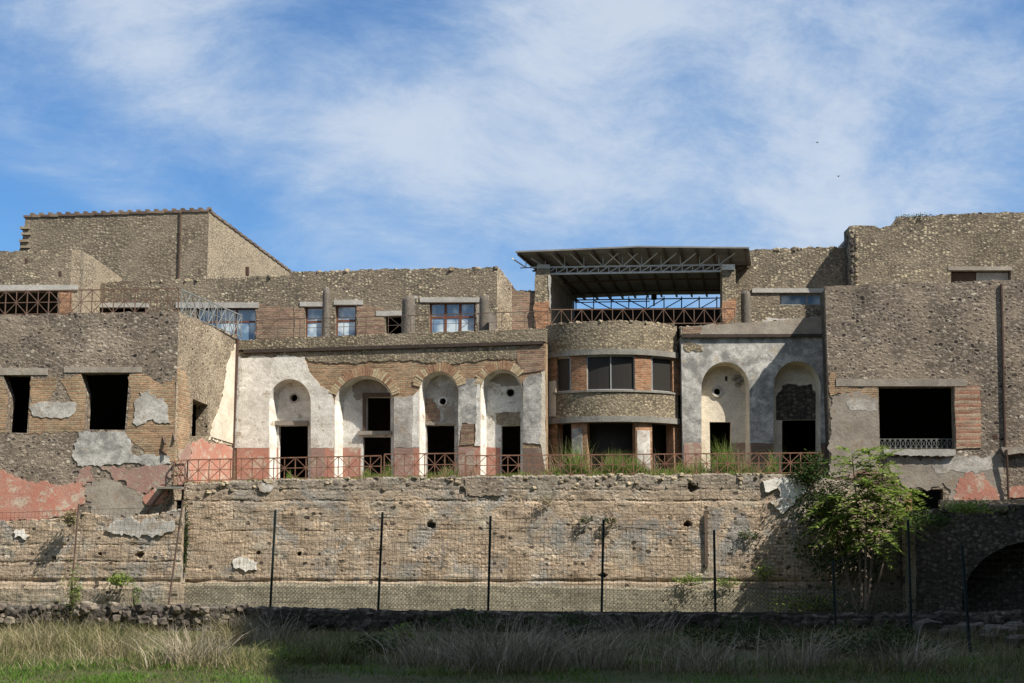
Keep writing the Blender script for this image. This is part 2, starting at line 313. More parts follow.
# ------------------------------------------------------------------ geometry helpers
def ray(px, py):
    c, s = math.cos(PITCH), math.sin(PITCH); v = 341.5-py
    return Vector((px-512, F*c-v*s, F*s+v*c))
def at(px, py, Y):
    d = ray(px, py); return CAM+d*(Y/d.y)
def proj(p):
    d = p-CAM; c, s = math.cos(PITCH), math.sin(PITCH)
    f = d.y*c+d.z*s; u = -d.y*s+d.z*c
    return 512+F*d.x/f, 341.5-F*u/f
ORG = {}
def org(o): return ORG.get(o.name, Vector((0, 0, 0))) if o else Vector((0, 0, 0))
def autouv(me, off):
    uvl = me.uv_layers.new(name='UVMap').data
    for p in me.polygons:
        n = p.normal
        if abs(n.z) > .75: tx = Vector((1, 0, 0)); ty = Vector((0, 1, 0))
        else:
            tx = Vector((-n.y, n.x, 0)).normalized(); ty = Vector((0, 0, 1))
            if tx.x < -.2 or (abs(tx.x) <= .2 and tx.y < 0): tx = -tx
        for li in p.loop_indices:
            co = me.vertices[me.loops[li].vertex_index].co+off
            uvl[li].uv = (co.dot(tx), co.dot(ty))
def build(name, verts, faces, mat, parent=None, uvs=None, smooth=False, uv=True):
    verts = [Vector(v) for v in verts]
    if parent: loc = org(parent)
    else:
        xs = [v.x for v in verts]; ys = [v.y for v in verts]; zs = [v.z for v in verts]
        loc = Vector(((min(xs)+max(xs))/2, (min(ys)+max(ys))/2, min(zs)))
    me = bpy.data.meshes.new(name); me.from_pydata([v-loc for v in verts], [], faces); me.update()
    o = bpy.data.objects.new(name, me); col.objects.link(o); me.materials.append(M[mat])
    if parent: o.parent = parent
    else: o.location = loc
    ORG[o.name] = loc
    if uvs is not None:
        l = me.uv_layers.new(name='UVMap').data
        for p in me.polygons:
            for li in p.loop_indices: l[li].uv = uvs[me.loops[li].vertex_index]
    elif uv: autouv(me, loc)
    if smooth:
        for p in me.polygons: p.use_smooth = True
    return o
def tag(o, label, cat, group=None):
    o['label'] = label; o['category'] = cat
    if group: o['group'] = group
    return o
def struct(o, kind='structure'): o['kind'] = kind; return o
def thing(name, loc, label, cat, group=None):
    o = bpy.data.objects.new(name, None); o.empty_display_size = .3; col.objects.link(o); o.location = loc
    ORG[o.name] = Vector(loc); return tag(o, label, cat, group)
class MB:
    def __init__(s): s.v = []; s.f = []
    def add(s, v, f):
        k = len(s.v); s.v += [Vector(x) for x in v]; s.f += [tuple(i+k for i in q) for q in f]
    def box(s, c, h, X=Vector((1, 0, 0)), Y=Vector((0, 1, 0)), Z=Vector((0, 0, 1))):
        c = Vector(c); v = [c+X*(h[0]*a)+Y*(h[1]*b)+Z*(h[2]*d) for a in (-1, 1) for b in (-1, 1) for d in (-1, 1)]
        s.add(v, [(0, 1, 3, 2), (4, 6, 7, 5), (0, 4, 5, 1), (2, 3, 7, 6), (0, 2, 6, 4), (1, 5, 7, 3)])
    def bar(s, a, b, r, r2=None, n=4, up=None):
        a = Vector(a); b = Vector(b); d = (b-a)
        if d.length < 1e-6: return
        d.normalize(); u = d.cross(Vector((0, 0, 1)) if abs(d.z) < .95 else Vector((1, 0, 0))).normalized(); q = d.cross(u); r2 = r if r2 is None else r2
        v = []; ph = math.pi/n
        for p, rr in ((a, r), (b, r2)):
            for i in range(n): v.append(p+(u*math.cos(ph+2*math.pi*i/n)+q*math.sin(ph+2*math.pi*i/n))*rr)
        f = [(i, (i+1) % n, n+(i+1) % n, n+i) for i in range(n)]+[tuple(range(n))[::-1], tuple(range(n, 2*n))]
        s.add(v, f)
    def stone(s, c, r, sq=(1, 1, .75)):
        seed = random.random()*100; v = []
        ax = Vector((random.gauss(0, 1), random.gauss(0, 1), random.gauss(0, 1))).normalized()
        from mathutils import Quaternion
        q = Quaternion((0, 0, 1), random.random()*6.28)
        for p in ICO[0]:
            k = 1+.38*noise.noise(p*1.5+Vector((seed, 0, 0)))
            p2 = Vector((max(-.72, min(.72, p.x)), max(-.72, min(.72, p.y)), max(-.72, min(.72, p.z))))*1.25
            p2 = Vector((p2.x*sq[0], p2.y*sq[1], p2.z*sq[2])); p2.rotate(q); v.append(Vector(c)+p2*(r*k))
        s.add(v, ICO[1])
    def make(s, name, mat, parent=None, smooth=False, uv=True): return build(name, s.v, s.f, mat, parent, None, smooth, uv)
_b = bmesh.new(); bmesh.ops.create_icosphere(_b, subdivisions=2, radius=1); _b.verts.ensure_lookup_table()
ICO = ([v.co.copy() for v in _b.verts], [tuple(v.index for v in f.verts) for f in _b.faces]); _b.free()
class Plane:
    def __init__(s, pa, Ya, pb, Yb, ref=400):
        a = at(pa, ref, Ya); b = at(pb, ref, Yb)
        s.o = Vector((a.x, a.y, 0)); s.t = Vector((b.x-a.x, b.y-a.y, 0)).normalized(); s.n = Vector((s.t.y, -s.t.x, 0)); s.L = (b-a).xy.length
    def uv(s, px, py):
        d = ray(px, py); k = (s.o-CAM).dot(s.n)/d.dot(s.n); p = CAM+d*k
        return ((p-s.o).dot(s.t), p.z)
    def pt(s, u, z, off=0.0): p = s.o+s.t*u+s.n*off; return Vector((p.x, p.y, z))
    def p(s, px, py, off=0.0): return s.pt(*s.uv(px, py), off)
def outline(pl, pts, jag=0.0, step=.22):
    """pixel points (px, py[, wobble]) traced onto the wall's own plane, edges roughened in metres"""
    q = [(pl.uv(p[0], p[1]), (p[2] if len(p) > 2 else jag)) for p in pts]; out = []
    for i, (a, j) in enumerate(q):
        b = q[(i+1) % len(q)][0]; out.append(a)
        if j > 0:
            L = math.hypot(b[0]-a[0], b[1]-a[1]); n = max(1, int(L/step))
            for k in range(1, n):
                f = k/n+random.uniform(-.2, .2)/n; x = a[0]+(b[0]-a[0])*f; z = a[1]+(b[1]-a[1])*f
                nx, nz = -(b[1]-a[1])/L, (b[0]-a[0])/L
                w_ = (noise.noise(Vector((x*1.7, z*1.7, 3.3)))*1.8+noise.noise(Vector((x*5, z*5, 9.3)))*1.3+random.uniform(-.5, .5))*j
                out.append((x+nx*w_, z+nz*w_))
    return out
def slab(name, pl, loops, mat, parent, off=0.0, th=.5):
    """outline with holes in the plane, given real thickness"""
    allp = [p for l in loops for p in l]
    tris = geometry.tessellate_polygon([[Vector((u, z, 0)) for u, z in l] for l in loops])
    n = len(allp); v = [pl.pt(u, z, off) for u, z in allp]+[pl.pt(u, z, off-th) for u, z in allp]; f = []
    A = 0
    for t_ in tris:
        a, b, c = (Vector((*allp[i], 0)) for i in t_); ar = ((b-a).cross(c-a)).z/2; A += abs(ar)
        if abs(ar) < 1e-9: continue
        q = t_ if ar > 0 else (t_[0], t_[2], t_[1])
        f.append(tuple(q)); f.append((q[0]+n, q[2]+n, q[1]+n))
    def area(l): return abs(sum(l[i][0]*l[(i+1) % len(l)][1]-l[(i+1) % len(l)][0]*l[i][1] for i in range(len(l)))/2)
    want = area(loops[0])-sum(area(l) for l in loops[1:])
    if abs(want-A) > .02*max(want, .01): print('TESS', name, parent.name if parent else '', want, A)
    k = 0
    for li, l in enumerate(loops):
        m = len(l); s = sum(l[i][0]*l[(i+1) % m][1]-l[(i+1) % m][0]*l[i][1] for i in range(m))
        for i in range(m):
            a, b = k+i, k+(i+1) % m
            ccw = (s > 0) == (li == 0)
            f.append((b, a, a+n, b+n) if ccw else (a, b, b+n, a+n))
        k += m
    return build(name, v, f, mat, parent)
def wall(name, pl, pts, holes, mat, parent, off=0.0, th=.5, jag=0.0):
    return slab(name, pl, [outline(pl, pts, jag)]+[outline(pl, h, 0) for h in holes], mat, parent, off, th)
def patch(name, pl, pts, mat, parent, off=.03, jag=.05, th=None, holes=()):
    if name in ('plaster', 'red_plaster') and th is None: off = .012+off*.45; jag *= 1.35
    return slab(name, pl, [outline(pl, pts, jag, .09)]+[outline(pl, h, 0) for h in holes], mat, parent, off, th or off+.02)
def rect(x0, y0, x1, y1): return [(x0, y0), (x1, y0), (x1, y1), (x0, y1)]
def arch(xl, xr, yt, ys, yb, n=18):
    c = (xl+xr)/2; r = (xr-xl)/2
    return [(xl, yb)]+[(c-r*math.cos(math.pi*i/n), ys-(ys-yt)*math.sin(math.pi*i/n)) for i in range(n+1)]+[(xr, yb)]
def shell(parent, pts, z0, z1, mat='inner', roofmat='conc', skip=(), th=.12, roof=True, floor=False):
    """rear and side walls plus a roof slab closing a building"""
    mb = MB(); n = len(pts)
    for i in range(n):
        if i in skip: continue
        a, b = Vector(pts[i]), Vector(pts[(i+1) % n]); d = (b-a).normalized(); q = Vector((d.y, -d.x))*th/2
        P = [a+q, b+q, b-q, a-q]
        mb.add([(p.x, p.y, z0) for p in P]+[(p.x, p.y, z1) for p in P], [(0, 1, 5, 4), (1, 2, 6, 5), (2, 3, 7, 6), (3, 0, 4, 7), (4, 5, 6, 7), (3, 2, 1, 0)])
    if mb.v: mb.make('rear_wall', mat, parent)
    def plate(nm, za, zb, mt):
        v = [(p[0], p[1], za) for p in pts]+[(p[0], p[1], zb) for p in pts]
        f = [tuple(range(n))[::-1], tuple(range(n, 2*n))]+[(i, (i+1) % n, n+(i+1) % n, n+i) for i in range(n)]
        build(nm, v, f, mt, parent)
    if roof: plate('roof', z1-.003, z1+.2, roofmat)
    if floor: plate('floor', z0-.2, z0+.003, mat)
def rubble_row(name, pl, pts, mat, parent, r=.1, off=-.25, spread=.2, dens=1.0, lift=.02):
    mb = MB(); q = [pl.uv(*p) for p in pts]
    for a, b in zip(q, q[1:]):
        L = math.hypot(b[0]-a[0], b[1]-a[1]); n = int(L/r*.95*dens); mb.bar(pl.pt(a[0], a[1]-.03, off), pl.pt(b[0], b[1]-.03, off), .05)
        for k in range(n):
            f = (k+random.random())/n; rr = r*random.choice((.5, .7, .8, 1, 1.25))
            mb.stone(pl.pt(a[0]+(b[0]-a[0])*f, a[1]+(b[1]-a[1])*f-rr*.25+random.uniform(-.5, 1)*lift, off+random.uniform(-spread, spread)), rr)
    return mb.make(name, mat, parent, False, False)
def lintel(pl, x0, y0, x1, y1, parent, mat='conc', off=.04, name='lintel', th=.3): return patch(name, pl, rect(x0, y0, x1, y1), mat, parent, off, .0, th)
def win(pl, x0, y0, x1, y1, parent, cols=(.5,), rows=(.38,), off=-.22, fw=.05, mat='frame', glass='glass', name='window'):
    (u0, z1), (u1, z0) = pl.uv(x0, y0), pl.uv(x1, y1); mb = MB()
    def b(a, c): mb.box((pl.pt((a[0]+c[0])/2, (a[1]+c[1])/2, off)), ((c[0]-a[0])/2, .035, (c[1]-a[1])/2), pl.t, pl.n)
    b((u0, z1-fw*1.6), (u1, z1)); b((u0, z0), (u1, z0+fw*1.6)); b((u0, z0+fw*1.6), (u0+fw*1.6, z1-fw*1.6)); b((u1-fw*1.6, z0+fw*1.6), (u1, z1-fw*1.6))
    cs = [u0]+[u0+(u1-u0)*c for c in cols]+[u1]; zs = [z1]+[z1+(z0-z1)*r_ for r_ in rows]+[z0]
    for c in cs[1:-1]: b((c-fw, z0+fw*1.6), (c+fw, z1-fw*1.6))
    for zz in zs[1:-1]:
        mb.box(pl.pt((u0+u1)/2, zz, off), ((u1-u0)/2-fw*1.6, .032, fw*.8), pl.t, pl.n)
    o = mb.make(name, mat, parent)
    for i in range(len(cs)-1):
        for j in range(len(zs)-1):
            g = MB(); g.box(pl.pt((cs[i]+cs[i+1])/2, (zs[j]+zs[j+1])/2, off), ((cs[i+1]-cs[i])/2-.01, .008, (zs[j]-zs[j+1])/2-.01), pl.t, pl.n)
            g.make('pane', glass, o)
    return o
def railing(name, path, h, label, mat, group='iron railings', panel=.82, r=.016, midrail=True, pattern='star', lower=.06, every=1):
    """cross braced railing along a world polyline of base points"""
    root = thing(name, path[0], label, 'railing', group)
    segs = []
    for a, b in zip(path, path[1:]):
        a, b = Vector(a), Vector(b); L = (b-a).length; n = max(1, round(L/panel)); up = Vector((0, 0, 1))
        T = MB(); T.bar(a+up*h, b+up*h, r*1.25); T.make('top_rail', mat, root)
        T = MB(); T.bar(a+up*lower, b+up*lower, r); T.make('bottom_rail', mat, root)
        if midrail:
            T = MB(); T.bar(a+up*(h+lower)/2, b+up*(h+lower)/2, r*.8); T.make('middle_rail', mat, root)
        for i in range(n+1):
            p = a+(b-a)*(i/n); T = MB(); T.bar(p, p+up*(h-r), r); T.make('post', mat, root)
            if i == n: break
            q = a+(b-a)*((i+1)/n); c = (p+q)/2
            if i % every: continue
            if pattern == 'star':
                T = MB(); T.bar(c+up*lower, c+up*h, r*.8); T.bar(p+up*lower, q+up*h, r*.75); T.bar(p+up*h, q+up*lower, r*.75); T.make('cross_brace', mat, root)
            elif pattern == 'x':
                T = MB(); T.bar(p+up*lower, q+up*h, r*.75); T.bar(p+up*h, q+up*lower, r*.75); T.make('cross_brace', mat, root)
            else:
                T = MB(); T.bar(c+up*lower, c+up*h, r*.8); T.bar(p+up*lower, c+up*h, r*.75); T.bar(c+up*h, q+up*lower, r*.75); T.make('cross_brace', mat, root)
    return root
def lathe(c, prof, n=20, rough=0.0, flutes=0):
    v = []; f = []
    for r_, z in prof:
        for i in range(n):
            a = 2*math.pi*i/n; k = r_*(1+rough*noise.noise(Vector((math.cos(a)*2, math.sin(a)*2, z*2+c[0]))))
            if flutes and i % 2: k *= .86
            v.append((c[0]+k*math.cos(a), c[1]+k*math.sin(a), c[2]+z))
    m = len(prof)
    for j in range(m-1):
        for i in range(n): f.append((j*n+i, j*n+(i+1) % n, (j+1)*n+(i+1) % n, (j+1)*n+i))
    f.append(tuple(range(n))[::-1]); f.append(tuple(range((m-1)*n, m*n)))
    return v, f
# ------------------------------------------------------------------ fixed-u tracing: px may be ('u', metres) along the plane
_uv0 = Plane.uv
def _uv(s, px, py):
    if isinstance(px, tuple):
        u = px[1]; Y = (s.o+s.t*u).y; d = ray(512, py); return (u, CAM.z+Y*d.z/d.y)
    return _uv0(s, px, py)
Plane.uv = _uv
def planeW(a, b):
    p = Plane.__new__(Plane); a, b = Vector((a[0], a[1], 0)), Vector((b[0], b[1], 0))
    p.o = a; p.L = (b-a).length; p.t = (b-a).normalized(); p.n = Vector((p.t.y, -p.t.x, 0)); return p
def shifted(pl, off):
    p = Plane.__new__(Plane); p.o = pl.o+pl.n*off; p.t = pl.t; p.n = pl.n; p.L = pl.L; return p
def xy(pl, u, off=0.0): p = pl.pt(u, 0, off); return (p.x, p.y)

# ================================================================== ground
gx = 3000
build('ground', [(-gx, -900, 0), (gx, -900, 0), (gx, 32.9, 0), (-gx, 32.9, 0), (gx, 33.1, -.7), (-gx, 33.1, -.7), (gx, 4000, -.7), (-gx, 4000, -.7)],
      [(0, 1, 2, 3), (3, 2, 4, 5), (5, 4, 6, 7)], 'ground')['kind'] = 'structure'
struct(build('terrace', [(-12.1, 56.5, -.8), (15, 56.5, -.8), (15, 70, -.8), (-12.1, 70, -.8), (-12.1, 56.5, 4.3), (15, 56.5, 4.72), (15, 70, 4.72), (-12.1, 70, 4.3)],
             [(0, 1, 5, 4), (1, 2, 6, 5), (2, 3, 7, 6), (3, 0, 4, 7), (4, 5, 6, 7)], 'earth'))
# the high excavation bank right of the viewpoint, shading the foreground; stretch behind added to block sky light
def bank(name, pts, h):
    v = []; f = []; n = len(pts); rows = 7
    for j in range(rows):
        for (x, y) in pts: v.append((x, y, -.5+(h+.5)*j/(rows-1)))
    for j in range(rows-1):
        for i in range(n): f.append((j*n+i, j*n+(i+1) % n, (j+1)*n+(i+1) % n, (j+1)*n+i))
    f.append(tuple(range((rows-1)*n, rows*n)))
    struct(build(name, v, f, 'rock'))
rb_ = random.Random(3)
crest = [(11.3, 21.8)]+[(11.3+.28*k+rb_.uniform(-.5, .5), 21.8-1.3*k+rb_.uniform(-.4, .4)) for k in range(1, 14)]+[(16.5, -12), (10, -15), (-30, -16), (-70, -10), (-90, -40), (80, -40), (80, 21.6)]+[(60-1.5*k, 21.7+rb_.uniform(-.35, .35)) for k in range(32)]
bank('embankment', crest, 25)
bank('cliff', [(31.9, 44), (32.1, 38), (31.8, 26), (32, 12), (80, 12), (80, 44)], 27.4)

# ================================================================== left projecting block
LB = Plane(-80, 55.5, 176, 55.0); LBS = planeW(xy(LB, LB.L), (at(235, 400, 61.5).x, 61.5))
lb = thing('stone_building', (*xy(LB, LB.L/2), 3), 'grey rubble block with two dark front windows projecting at the left', 'building')
W1 = [(3, 375), (31, 375.5), (27, 433), (6, 432.5), (9, 397)]; W2 = [(81, 373.5), (129.5, 372.5), (125, 430), (84, 429.5), (86, 395)]
wall('wall', LB, [(-80, 317, .05), (('u', LB.L), 312), (('u', LB.L), 530), (-80, 530)], [W1, W2], 'rub_grey', lb, 0, .6)
WS = [(193, 399), (208, 405), (207.5, 436), (191.5, 437)]
wall('wall', LBS, [(('u', 0), 312, .04), (('u', LBS.L), 336.5), (('u', LBS.L), 500), (('u', 0), 500)], [WS], 'rub_tan', lb, 0, .5)
p = [xy(LB, -1, -.3), xy(LB, LB.L-.3, -.3), xy(LBS, LBS.L-.3, -.3), (xy(LB, -1)[0], 64)]
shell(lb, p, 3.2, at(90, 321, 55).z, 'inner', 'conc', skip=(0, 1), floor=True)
lintel(LB, -30, 368, 48, 375, lb, 'dirty', .03); lintel(LB, 64, 367, 142, 372.5, lb, 'dirty', .03)
patch('brickwork', LB, [(31.5, 378), (56, 377), (52, 392), (45, 404), (50, 418), (80, 420), (82, 431), (28, 434)], 'vitt', lb, .012, .06)
patch('brickwork', LB, [(60, 380), (81, 374, 0), (86, 395, 0), (84, 429, 0), (74, 431), (66, 412), (73, 400)], 'vitt', lb, .015, .05)
patch('brickwork', LB, [(130, 375), (146, 373), (160, 384), (175, 377, 0), (175.4, 463), (150, 458), (126, 434, 0), (129.5, 400)], 'vitt', lb, .012, .06)
patch('brickwork', LB, [(-20, 378), (2, 378, 0), (8, 397, 0), (5.5, 433), (-20, 434)], 'vitt', lb, .012, .04)
patch('brickwork', LBS, [(177.5, 368), (186, 374), (190, 398), (190, 432), (184, 452), (177.5, 460)], 'vitt', lb, .012, .06)
patch('plaster', LB, [(29, 407), (36, 403.5), (55, 402), (76, 402), (76, 411), (71, 416), (50, 418), (34, 416.5)], 'grey', lb, .06, .04)
patch('plaster', LB, [(136, 400), (140, 392), (149, 389), (155, 395), (164, 399), (168, 409), (171, 423.5), (158, 423), (150, 420), (140, 425), (133, 423)], 'grey', lb, .06, .06)
patch('plaster', LB, [(74, 444), (79, 432), (100, 431, .02), (125, 432), (131, 444), (132, 455), (168, 455), (171, 464), (120, 465), (78, 466), (72, 456)], 'bluegrey', lb, .045, .05)
patch('red_plaster', LB, [(100, 466.5), (171, 465, .01), (171, 478), (160, 486), (144, 492), (130, 488), (122, 480), (112, 477), (103, 470)], 'pink', lb, .04, .08)
patch('red_plaster', LB, [(144, 502), (147, 494), (158, 487), (168, 489), (163, 504), (150, 505)], 'red', lb, .042, .06)
patch('red_plaster', LB, [(-60, 462), (0, 471), (22, 480), (60, 485), (82, 482), (85, 503), (66, 518), (30, 520), (-60, 520)], 'red', lb, .045, .06)
patch('red_plaster', LB, [(78, 470), (92, 466), (95, 480), (84, 486), (76, 482)], 'pink', lb, .03, .08)
patch('plaster', LB, [(86, 486), (100, 478), (118, 482), (142, 494), (140, 512), (120, 520), (92, 520)], 'dirty', lb, .028, .1)
patch('plaster', LBS, [(('u', LBS.L-.02), 343, .01), (('u', LBS.L-.02), 446, .03), (222, 443), (208.5, 440), (214, 420), (222, 398), (226, 368)], 'cream', lb, .04, .06)
patch('red_plaster', LBS, [(('u', LBS.L-.02), 447, .01), (('u', LBS.L-.02), 486), (196, 486), (189, 470), (191, 446), (200, 440), (222, 444)], 'red', lb, .035, .05)
patch('plaster', LBS, [(178, 452), (190, 444), (193, 470), (190, 486), (177.5, 490)], 'pink', lb, .02, .06)
rubble_row('coping', LB, [(-80, 317), (('u', LB.L), 312)], 'stones_d', lb, .10, -.3, .22, .9)
rubble_row('coping', LBS, [(('u', 0), 312), (('u', LBS.L), 336.5)], 'stones', lb, .08, -.22, .18, .9)

def rods(name, items, pl, mat, label, cat, r=.05):
    o = MB()
    for a, b, o1, o2 in items: o.bar(pl.p(*a, o1), pl.p(*b, o2), r)
    return tag(o.make(name, mat), label, cat)
rods('iron_bracket', [((160.5, 433), (166, 444.5), -.1, .12)], LB, 'pipe', 'upper of two short dark brackets beside the corner of the left block', 'bracket', .055)
rods('iron_bracket', [((156, 447), (167, 455), -.1, .14)], LB, 'pipe', 'lower of two short dark brackets, just above the pale plaster band', 'bracket', .055)
rods('iron_bracket', [((172, 428), (175.5, 441), -.1, .1)], LB, 'pipe', 'slim dark bracket right at the corner of the left block', 'bracket', .045)
pf = thing('wooden_bracket', LB.p(165, 505), 'weathered timber shelf on two slanting struts below the corner of the left block', 'bracket')
mb = MB(); mb.bar(LB.p(167, 490, .35), LB.p(145, 514, .0), .045); mb.make('strut', 'wood', pf)
mb = MB(); mb.bar(LB.p(175, 492, .35), LB.p(157, 519, .0), .045); mb.make('strut', 'wood', pf)
mb = MB(); a, b = LB.p(159, 487.5, .22), LB.p(184, 489, .22); mb.box((a+b)/2, ((b-a).length/2, .22, .04), LB.t, LB.n); mb.make('shelf', 'conc', pf)

# ================================================================== upper left: wall with wide opening, tall hall, long upper storey
UL = Plane(-80, 63, 80, 63, 270); ULS = planeW(xy(UL, UL.L), (at(121, 300, 70).x, 70))
ul = thing('stone_building', (*xy(UL, UL.L/2), 9.5), 'low rubble building with a wide shadowed opening behind the left terrace railing', 'building')
wall('wall', UL, [(-80, 252, .04), (('u', UL.L), 250), (('u', UL.L), 340), (-80, 340)], [rect(-70, 291, 57.5, 334)], 'rub_yellow', ul, 0, .5)
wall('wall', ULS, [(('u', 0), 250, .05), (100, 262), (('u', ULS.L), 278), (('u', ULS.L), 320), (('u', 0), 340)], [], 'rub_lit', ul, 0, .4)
lintel(UL, -80, 285, 78, 291, ul, 'conc_l', .05)
patch('brickwork', UL, rect(58.5, 292, 72, 330), 'brick', ul, .02, .03)
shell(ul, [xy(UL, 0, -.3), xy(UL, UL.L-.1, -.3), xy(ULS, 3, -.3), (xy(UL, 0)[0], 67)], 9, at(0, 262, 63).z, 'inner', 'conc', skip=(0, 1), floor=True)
rubble_row('coping', UL, [(-80, 252), (('u', UL.L), 250)], 'stones', ul, .10, -.25, .18, 1.0)
for x, y in ((26, 261), (60, 274)):
    patch('putlog_hole_shade', UL, [(x-1.6, y-2.5), (x+1.6, y-3), (x+1.8, y+2.5), (x-1.4, y+3)], 'pipe', ul, .004, 0)  # flat dark patch, the shade inside a hole put into colour

HA = Plane(23.5, 72, 209, 72, 214); HS = planeW(xy(HA, HA.L), (at(291, 272, 87).x, 87))
ha = thing('stone_building', (*xy(HA, HA.L/2), 9), 'tall windowless tufa hall at upper left with a tile edged top', 'building')
wall('wall', HA, [(('u', .1), 217.5), (('u', HA.L), 211.5), (('u', HA.L), 310), (('u', 0), 310), (('u', 0), 262, .12), (('u', .05), 235, .10)], [], 'rub_far', ha, 0, .6)
wall('wall', HS, [(('u', 0), 211.5), (('u', HS.L), 272.5), (('u', HS.L), 310), (('u', 0), 310)], [], 'rub_lit', ha, 0, .5)
shell(ha, [xy(HA, .2, -.3), xy(HA, HA.L-.2, -.3), xy(HS, HS.L-.2, -.3), (xy(HA, .2)[0], 88)], 9, at(100, 219, 72).z, 'rub_far', 'conc', skip=(0, 1))
mb = MB()
for k in range(21):
    f = (k+.5)/21; a = HA.pt(HA.L*f, HA.uv(22+186*f, 217.5-6*f)[1]+.05, -.1)
    mb.box(a, (HA.L/42*.96, .16, .05+.02*(k % 2)), HA.t, HA.n)
    if k % 1 == 0: mb.box(a+Vector((HA.L/42, 0, .11)), (.10, .15, .06), HA.t, HA.n)
mb.make('coping', 'tile', ha)
mb = MB(); n = 34
for k in range(n):
    f = (k+.5)/n; z0_, z1_ = HS.uv(('u', 0), 211.5)[1], HS.uv(('u', HS.L), 272.5)[1]
    mb.box(HS.pt(HS.L*f, z0_+(z1_-z0_)*f+.05, -.1), (HS.L/n/2*.97, .15, .05+.03*(k % 2)), HS.t, HS.n)
mb.make('coping', 'tile', ha)
mb = MB(); mb.bar(HA.p(180.5, 213, .05), HA.p(178, 300, .05), .045, n=6); mb.make('drainpipe', 'pipe', ha)
mb = MB(); mb.bar(HS.p(246, 267, .06), HS.p(246, 279, .06), .12, n=6); mb.make('vent_pipe', 'pipe', ha)
mb = MB()
for y in (228, 234, 241, 247):
    mb = MB(); mb.box(HA.pt(.16+random.uniform(-.05, .08), HA.uv(30, y)[1], -.1), (.24, .2, .06), HA.t, HA.n); mb.make('toothing', 'stones', ha)

UM = Plane(58, 66.5, 497, 65.0, 275); UMS = planeW(xy(UM, UM.L), (at(518, 300, 67).x, 67))
um = thing('stone_building', (*xy(UM, UM.L/2), 9.5), 'long upper storey of spotted tufa rubble with brown framed windows above the arcade', 'building')
H_um = [rect(93, 306.5, 146, 336), rect(196, 308, 255.5, 350), rect(305, 306, 323.5, 348), rect(335.5, 304.5, 356, 348), rect(385.5, 316, 401.5, 348), rect(429.5, 302, 475.5, 348)]
wall('wall', UM, [(('u', 0), 284, .04), (200, 279, .04), (289, 275.5), (290, 272.5, .05), (400, 269, .05), (('u', UM.L), 267.5), (('u', UM.L), 362), (('u', 0), 362)], H_um, 'rub_yellow', um, 0, .5)
wall('wall', UMS, [(('u', 0), 267.5), (('u', .25), 268, .05), (('u', UMS.L), 293), (('u', UMS.L), 352), (('u', 0), 362)], [], 'rub_tan', um, 0, .4)
for r_ in ((82, 303, 149, 307.5), (176, 302.5, 259, 308), (300, 302, 324, 306.5), (334, 300, 363, 304.8), (376, 311, 402, 316), (420, 297.5, 481, 302.3)): lintel(UM, *r_, um, 'conc_l', .05)
for q in ([(256.5, 305), (290, 307), (294, 312), (293, 345), (256.5, 345)], [(357, 306), (384, 308), (384.5, 345), (357, 345)], [(294, 308), (304, 307, 0), (304, 345), (294, 345)]):
    patch('brickwork', UM, q, 'rbrick', um, .02, .04)
patch('brickwork', UM, [(476.5, 304), (486, 304), (496, 318), (496, 345), (476.5, 345)], 'dirty', um, .02, .04)
win(UM, 196, 308, 255.5, 350, um, (.33, .66), (.32,)); win(UM, 305, 306, 323.5, 348, um, (), (.36,), fw=.06); win(UM, 335.5, 304.5, 356, 348, um, (), (.36,), fw=.06)
win(UM, 429.5, 302, 475.5, 348, um, (.34, .66), (.32,), fw=.06)
shell(um, [xy(UM, .2, -.3), xy(UM, UM.L-.2, -.3), xy(UMS, UMS.L, -.3), (xy(UM, UM.L)[0]+.4, 71), (xy(UM, 0)[0]+.2, 71.5)], 9.5, at(300, 290, 66).z, 'inner', 'conc', skip=(0, 1), floor=True)
rubble_row('coping', UM, [(60, 284), (200, 279), (290, 275.5)], 'stones', um, .11, -.25, .2, 1.0)
rubble_row('coping', UM, [(290, 272.5), (400, 269), (('u', UM.L), 267.5)], 'stones', um, .12, -.25, .2, 1.1)
rubble_row('coping', UMS, [(('u', .2), 268), (('u', UMS.L), 293)], 'stones', um, .10, -.2, .15, 1.0)
def column(px, y0, y1, Y, r, label, top='flat', flutes=0):
    b = at(px, y1, Y); h = at(px, y0, Y).z-b.z; n = 24
    prof = [(r*(1.04-.10*k/12), h*k/12) for k in range(13)]; prof[-1] = (r*.86, h)
    v, f = lathe((b.x, b.y, b.z), prof, n, .06, flutes)
    m = len(v)
    for i in range(m-n, m):
        a = Vector(v[i]); v[i] = (a.x, a.y, a.z+.22*noise.noise(Vector((a.x*3, a.y*3, px))))
    return tag(build('stone_column', v, f, 'column', None, None, True), label, 'column', 'broken columns on the upper terrace')
column(325.3, 290, 345, 64.3, .17, 'thin stone column stump between the two narrow brown framed windows')
column(408, 297, 345, 63.6, .30, 'thick grey column stump with a pale base between small dark doorway and wide window')
column(484, 297, 345, 63.4, .22, 'grey column stump at the right end of the upper storey, beside the wide window')
column(746.5, 291, 335, 61.2, .22, 'fluted column stump right of the metal canopy', flutes=1)
lamp = MB(); c = at(415.6, 297.5, 64.6); lamp.box(c, (.08, .13, .06)); lamp.bar(c, c+Vector((0, .7, -.05)), .03)
tag(lamp.make('floodlight', 'conc_l'), 'small white floodlight on the wall left of the wide brown window', 'lamp')

